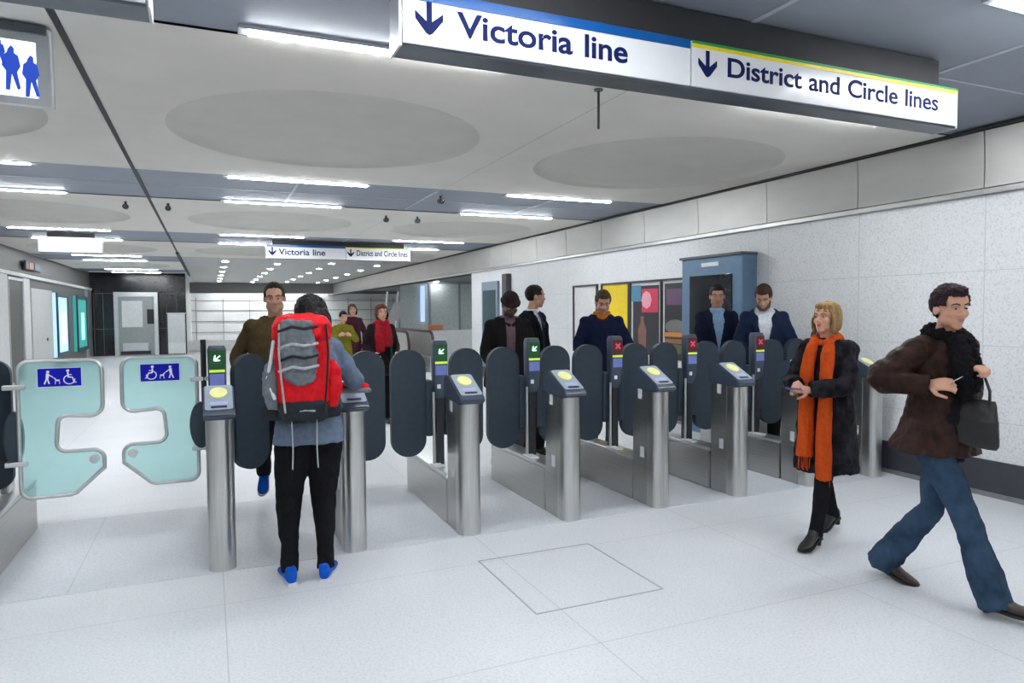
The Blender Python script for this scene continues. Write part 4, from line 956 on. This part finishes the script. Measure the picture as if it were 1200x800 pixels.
p.trousers(fabric('dark_jeans', (.03, .045, .08))); p.hair('short', (.075, .045, .03)); p.shoes(L_black, SOLEB)
p = Person('darksuit', (5.22, 6.22, 0), R(152), 1.83, 'man in a dark suit and open light blue shirt in front of the blue cabinet', SK, head=(-8, 8, 0), hands=[(.22, .18, .95), (-.20, .20, .95)])
p.top(F_dnavy, 'suit_jacket', e=.026, hem=-.14, cut=vcut(.08, .075)); p.shirt(F_lblue); p.lapels(F_dnavy); p.trousers(F_black); p.hair('short', (.02, .015, .012)); p.shoes(L_black, SOLEB)
p = Person('navysuit', (5.25, 5.53, 0), R(142), 1.83, 'bearded man in a navy suit and white shirt looking down at the gate reader', SK, lean=5, head=(-14, 26, 0), hands=[(.12, .22, 1.02), (-.15, .20, 1.02)], elbows=((1, -.6, -.3), (-1, -.6, -.3)), build=1.14)
p.top(F_navy, 'suit_jacket', e=.028, hem=-.14, cut=vcut(.06, .095)); p.shirt(F_white); p.lapels(F_navy); p.trousers(F_black); p.hair('short', (.045, .025, .017)); p.shoes(L_black, SOLEB)
b = MB(); b.sweep([(-.058, .02, -.035), (-.05, .045, -.075), (-.022, .072, -.098), (.022, .072, -.098), (.05, .045, -.075), (.058, .02, -.035)], [.014, .02, .018, .018, .02, .014], 10)
bmesh.ops.transform(b.b, matrix=p.HM, verts=b.b.verts); b.blob('beard', mat('beard_brown', (.10, .055, .035), .8), p.t, .007, 1, (.003, 90))

# --- woman with the orange scarf
p = Person('scarf', (3.78, 3.40, 0), R(98), 1.60, 'woman with blonde bobbed hair, black coat and long orange scarf, walking left', SK2, True, head=(-12, -6, 0), twist=12, pelvis=(0, 0, -.005),
           hands=[(.03, .28, 1.06), (-.05, .25, 1.03)], elbows=((.9, -.8, -.5), (-.9, -.9, -.5)), feet=[(.10, -.24, .02), (-.08, .22, 0)], footyaw=(-4, 6), footpitch=(-10, 0),
           near=True, handrot=[((-.5, .8, .1), (-.5, -.5, -.6)), ((.6, .75, .1), (.3, -.5, -.6))], curl=(.8, .8), lips=(.42, .12, .12), brow=(.2, .13, .08), build=1.04)
F_fur = fabric('black_patterned_coat', (.013, .013, .016), var=.9, scale=14, rough=.6, bump=.6, bscale=90)
p.top(F_fur, 'coat', e=.034, hem=-.42, flare=.035, fold=.014, sleeve=(.076, .068, .060), waist=1.08)
p.trousers(F_black, thigh=.075, knee=.058, hem=.048, hemz=.01)
p.hair('bob', (.30, .18, .075), .5)
p.shoes(L_black, SOLEB, heel=.045, L=.25)
p.collar(F_fur, r=.03, w=.095, d=.08, z=.52, drop=.05, name='fur_collar')
Or = fabric('orange_scarf_wool', (.54, .075, .012), rough=.8, bump=.5, bscale=90)
b = MB(); b.sweep([p.T((.082*cos(a), -.004+.080*sin(a), .545-.02*sin(a)+.010*sin(3*a))) for a in [2*pi*q/24 for q in range(24)]], .026, 10, closed=True)
for x, zb in ((.062, -.30), (-.055, -.45)):
    b.sweep([p.T((x*.9, .085, .54)), p.T((x*1.1, .135, .44)), p.T((x*1.15, .165, .30)), p.T((x*1.1, .172, .10)), p.T((x*1.1, .185, -.12)), p.T((x*1.2, .195, zb))], [.030, .040, .042, .046, .050, .052], 14, round_ends=False, flat=None)
sc_ = b.blob('orange_scarf', Or, p.t, .007, 2, (.010, (40, 40, 4)))
b = MB()
for x, zb in ((.062, -.30), (-.055, -.45)):
    for j in range(9):
        q = p.T((x*1.2+(j-4)*.010, .195+.012*math.sin(j*2.1), zb)); b.sweep([q+V((0, 0, .02)), q+V((.004*math.sin(j), 0, -.03)), q+V((.006*math.sin(j*2), .004, -.075-.01*(j % 3)))], .0035, 6)
b.build('fringe', Or, sc_)
t = thing('blue_travel_card', (0, 0, 0), 0, 'small blue card held between the hands of the woman in the orange scarf', 'card')
hr = p.t.matrix_basis @ p.wri[0].lerp(p.wri[1], .5); hd_ = p.t.matrix_basis.to_3x3() @ V((0, 1, 0)); t.location = hr+hd_*.10+V((0, 0, -.005)); t.rotation_euler = (R(20), 0, R(98))
MB().prism(rrect(-.055, -.028, .055, .028, .004), Matrix.Identity(4), .003).build('card_face', mat('card_blue', (.05, .05, .45), .3), t); MB().box((0, .012, .0035), (.1, .006, .001)).build('stripe', M_wink, t)

# --- walking woman in the brown jacket
p = Person('walker', (3.57, 2.48, 0), R(194), 1.70, 'short-haired person in brown leather jacket and blue jeans striding past at the right', SK2, True, lean=5, twist=-22, pelvis=(0, -.01, -.03), head=(-12, 0, 2),
           hands=[(.20, .03, 1.16), (.05, .14, 1.24)], elbows=((.7, -1.3, .1), (-.9, -.2, -.9)), feet=[(.05, .29, .01), (-.05, -.28, .03)], footyaw=(-6, 2), footpitch=(10, -14), knees=((0, 1, .1), (0, 1, 0)),
           near=True, handrot=[((.0, .9, .1), (-.8, .1, -.5)), ((.2, .9, .1), (-.2, .0, -1))], curl=(.85, 1.25), lips=(.5, .2, .18), brow=(.02, .012, .012), build=1.0)
F_br = mat('brown_leather', (.027, .0115, .0085), .5, spec=.15, var=.5, scale=16, bump=.35, bscale=45)
p.top(F_br, 'jacket', e=.036, hem=-.09, flare=.062, fold=.012, sleeve=(.080, .070, .055), fs=(14, 14, 11), voxel=.0065)
b = MB(); b.loft([p.ring(z, w, d, y) for z, w, d, y in ((-.13, .062, .03, .125), (-.10, .072, .035, .125), (.05, .066, .035, .110), (.20, .058, .035, .100), (.36, .060, .04, .100), (.50, .06, .04, .07))])
b.blob('black_top', F_black, p.t, .007, 2, (.006, 20))
F_jean = fabric('blue_denim', (.036, .066, .115), var=.35, scale=9)
p.trousers(F_jean, thigh=.092, knee=.066, hem=.082, hemz=.055, fold=.010)
p.hair('spiky', (.022, .010, .014), .45); p.shoes(mat('dark_brown_leather', (.03, .015, .012), .35), SOLEB, heel=.02, L=.28)
b = MB(); b.sweep([p.T((.080*cos(a), .004+.082*sin(a), .545-.015*sin(a)+.010*sin(3*a))) for a in [2*pi*q/24 for q in range(24)]], .034, 10, closed=True); b.sweep([p.T((.03, .10, .52)), p.T((.03, .155, .40)), p.T((.01, .165, .24))], [.045, .05, .035], 14); b.sweep([p.T((-.05, .09, .52)), p.T((-.05, .15, .38)), p.T((-.05, .16, .28))], [.04, .045, .035], 14)
b.blob('fluffy_scarf', fabric('black_fluffy_wool', (.010, .010, .012), bump=.8, bscale=60), p.t, .007, 1, (.014, 55))
t = thing('handbag', (0, 0, 0), 0, 'black leather handbag hanging from the forearm of the person in the brown jacket', 'handbag')
t.location = p.t.matrix_basis @ (p.wri[1].lerp(p.elb[1], .25)+V((.0, .035, -.235))); t.rotation_euler = (0, R(-6), R(118)); t.scale = (.80, .8, .86)
b = MB(); b.loft([(V((0, 0, -.145)), V((.155, 0, 0)), V((0, .045, 0))), (V((0, 0, -.12)), V((.165, 0, 0)), V((0, .055, 0))), (V((0, 0, .02)), V((.145, 0, 0)), V((0, .05, 0))), (V((0, 0, .13)), V((.115, 0, 0)), V((0, .022, 0))), (V((0, 0, .145)), V((.11, 0, 0)), V((0, .012, 0)))], p=4); b.blob('bag_body', L_black, t, .006, 2, (.004, 14))
for y in (-.02, .02): MB().sweep([(-.08, y, .12), (-.07, y*.8, .20), (-.03, y*.5, .285), (.03, y*.5, .285), (.07, y*.8, .20), (.08, y, .12)], .008, 8).build('strap', L_black, t, True)
t = thing('white_ticket', (0, 0, 0), 0, 'small pale ticket in the hand of the person in the brown jacket', 'ticket')
t.location = p.t.matrix_basis @ (p.wri[0]+V((-.03, .10, .02))); t.rotation_euler = (R(30), R(10), R(194))
MB().prism(rrect(-.03, -.045, .03, .045, .003), Matrix.Identity(4), .002).build('ticket_face', M_wht, t); MB().box((0, .01, .0025), (.045, .01, .001)).build('print', M_ink, t)
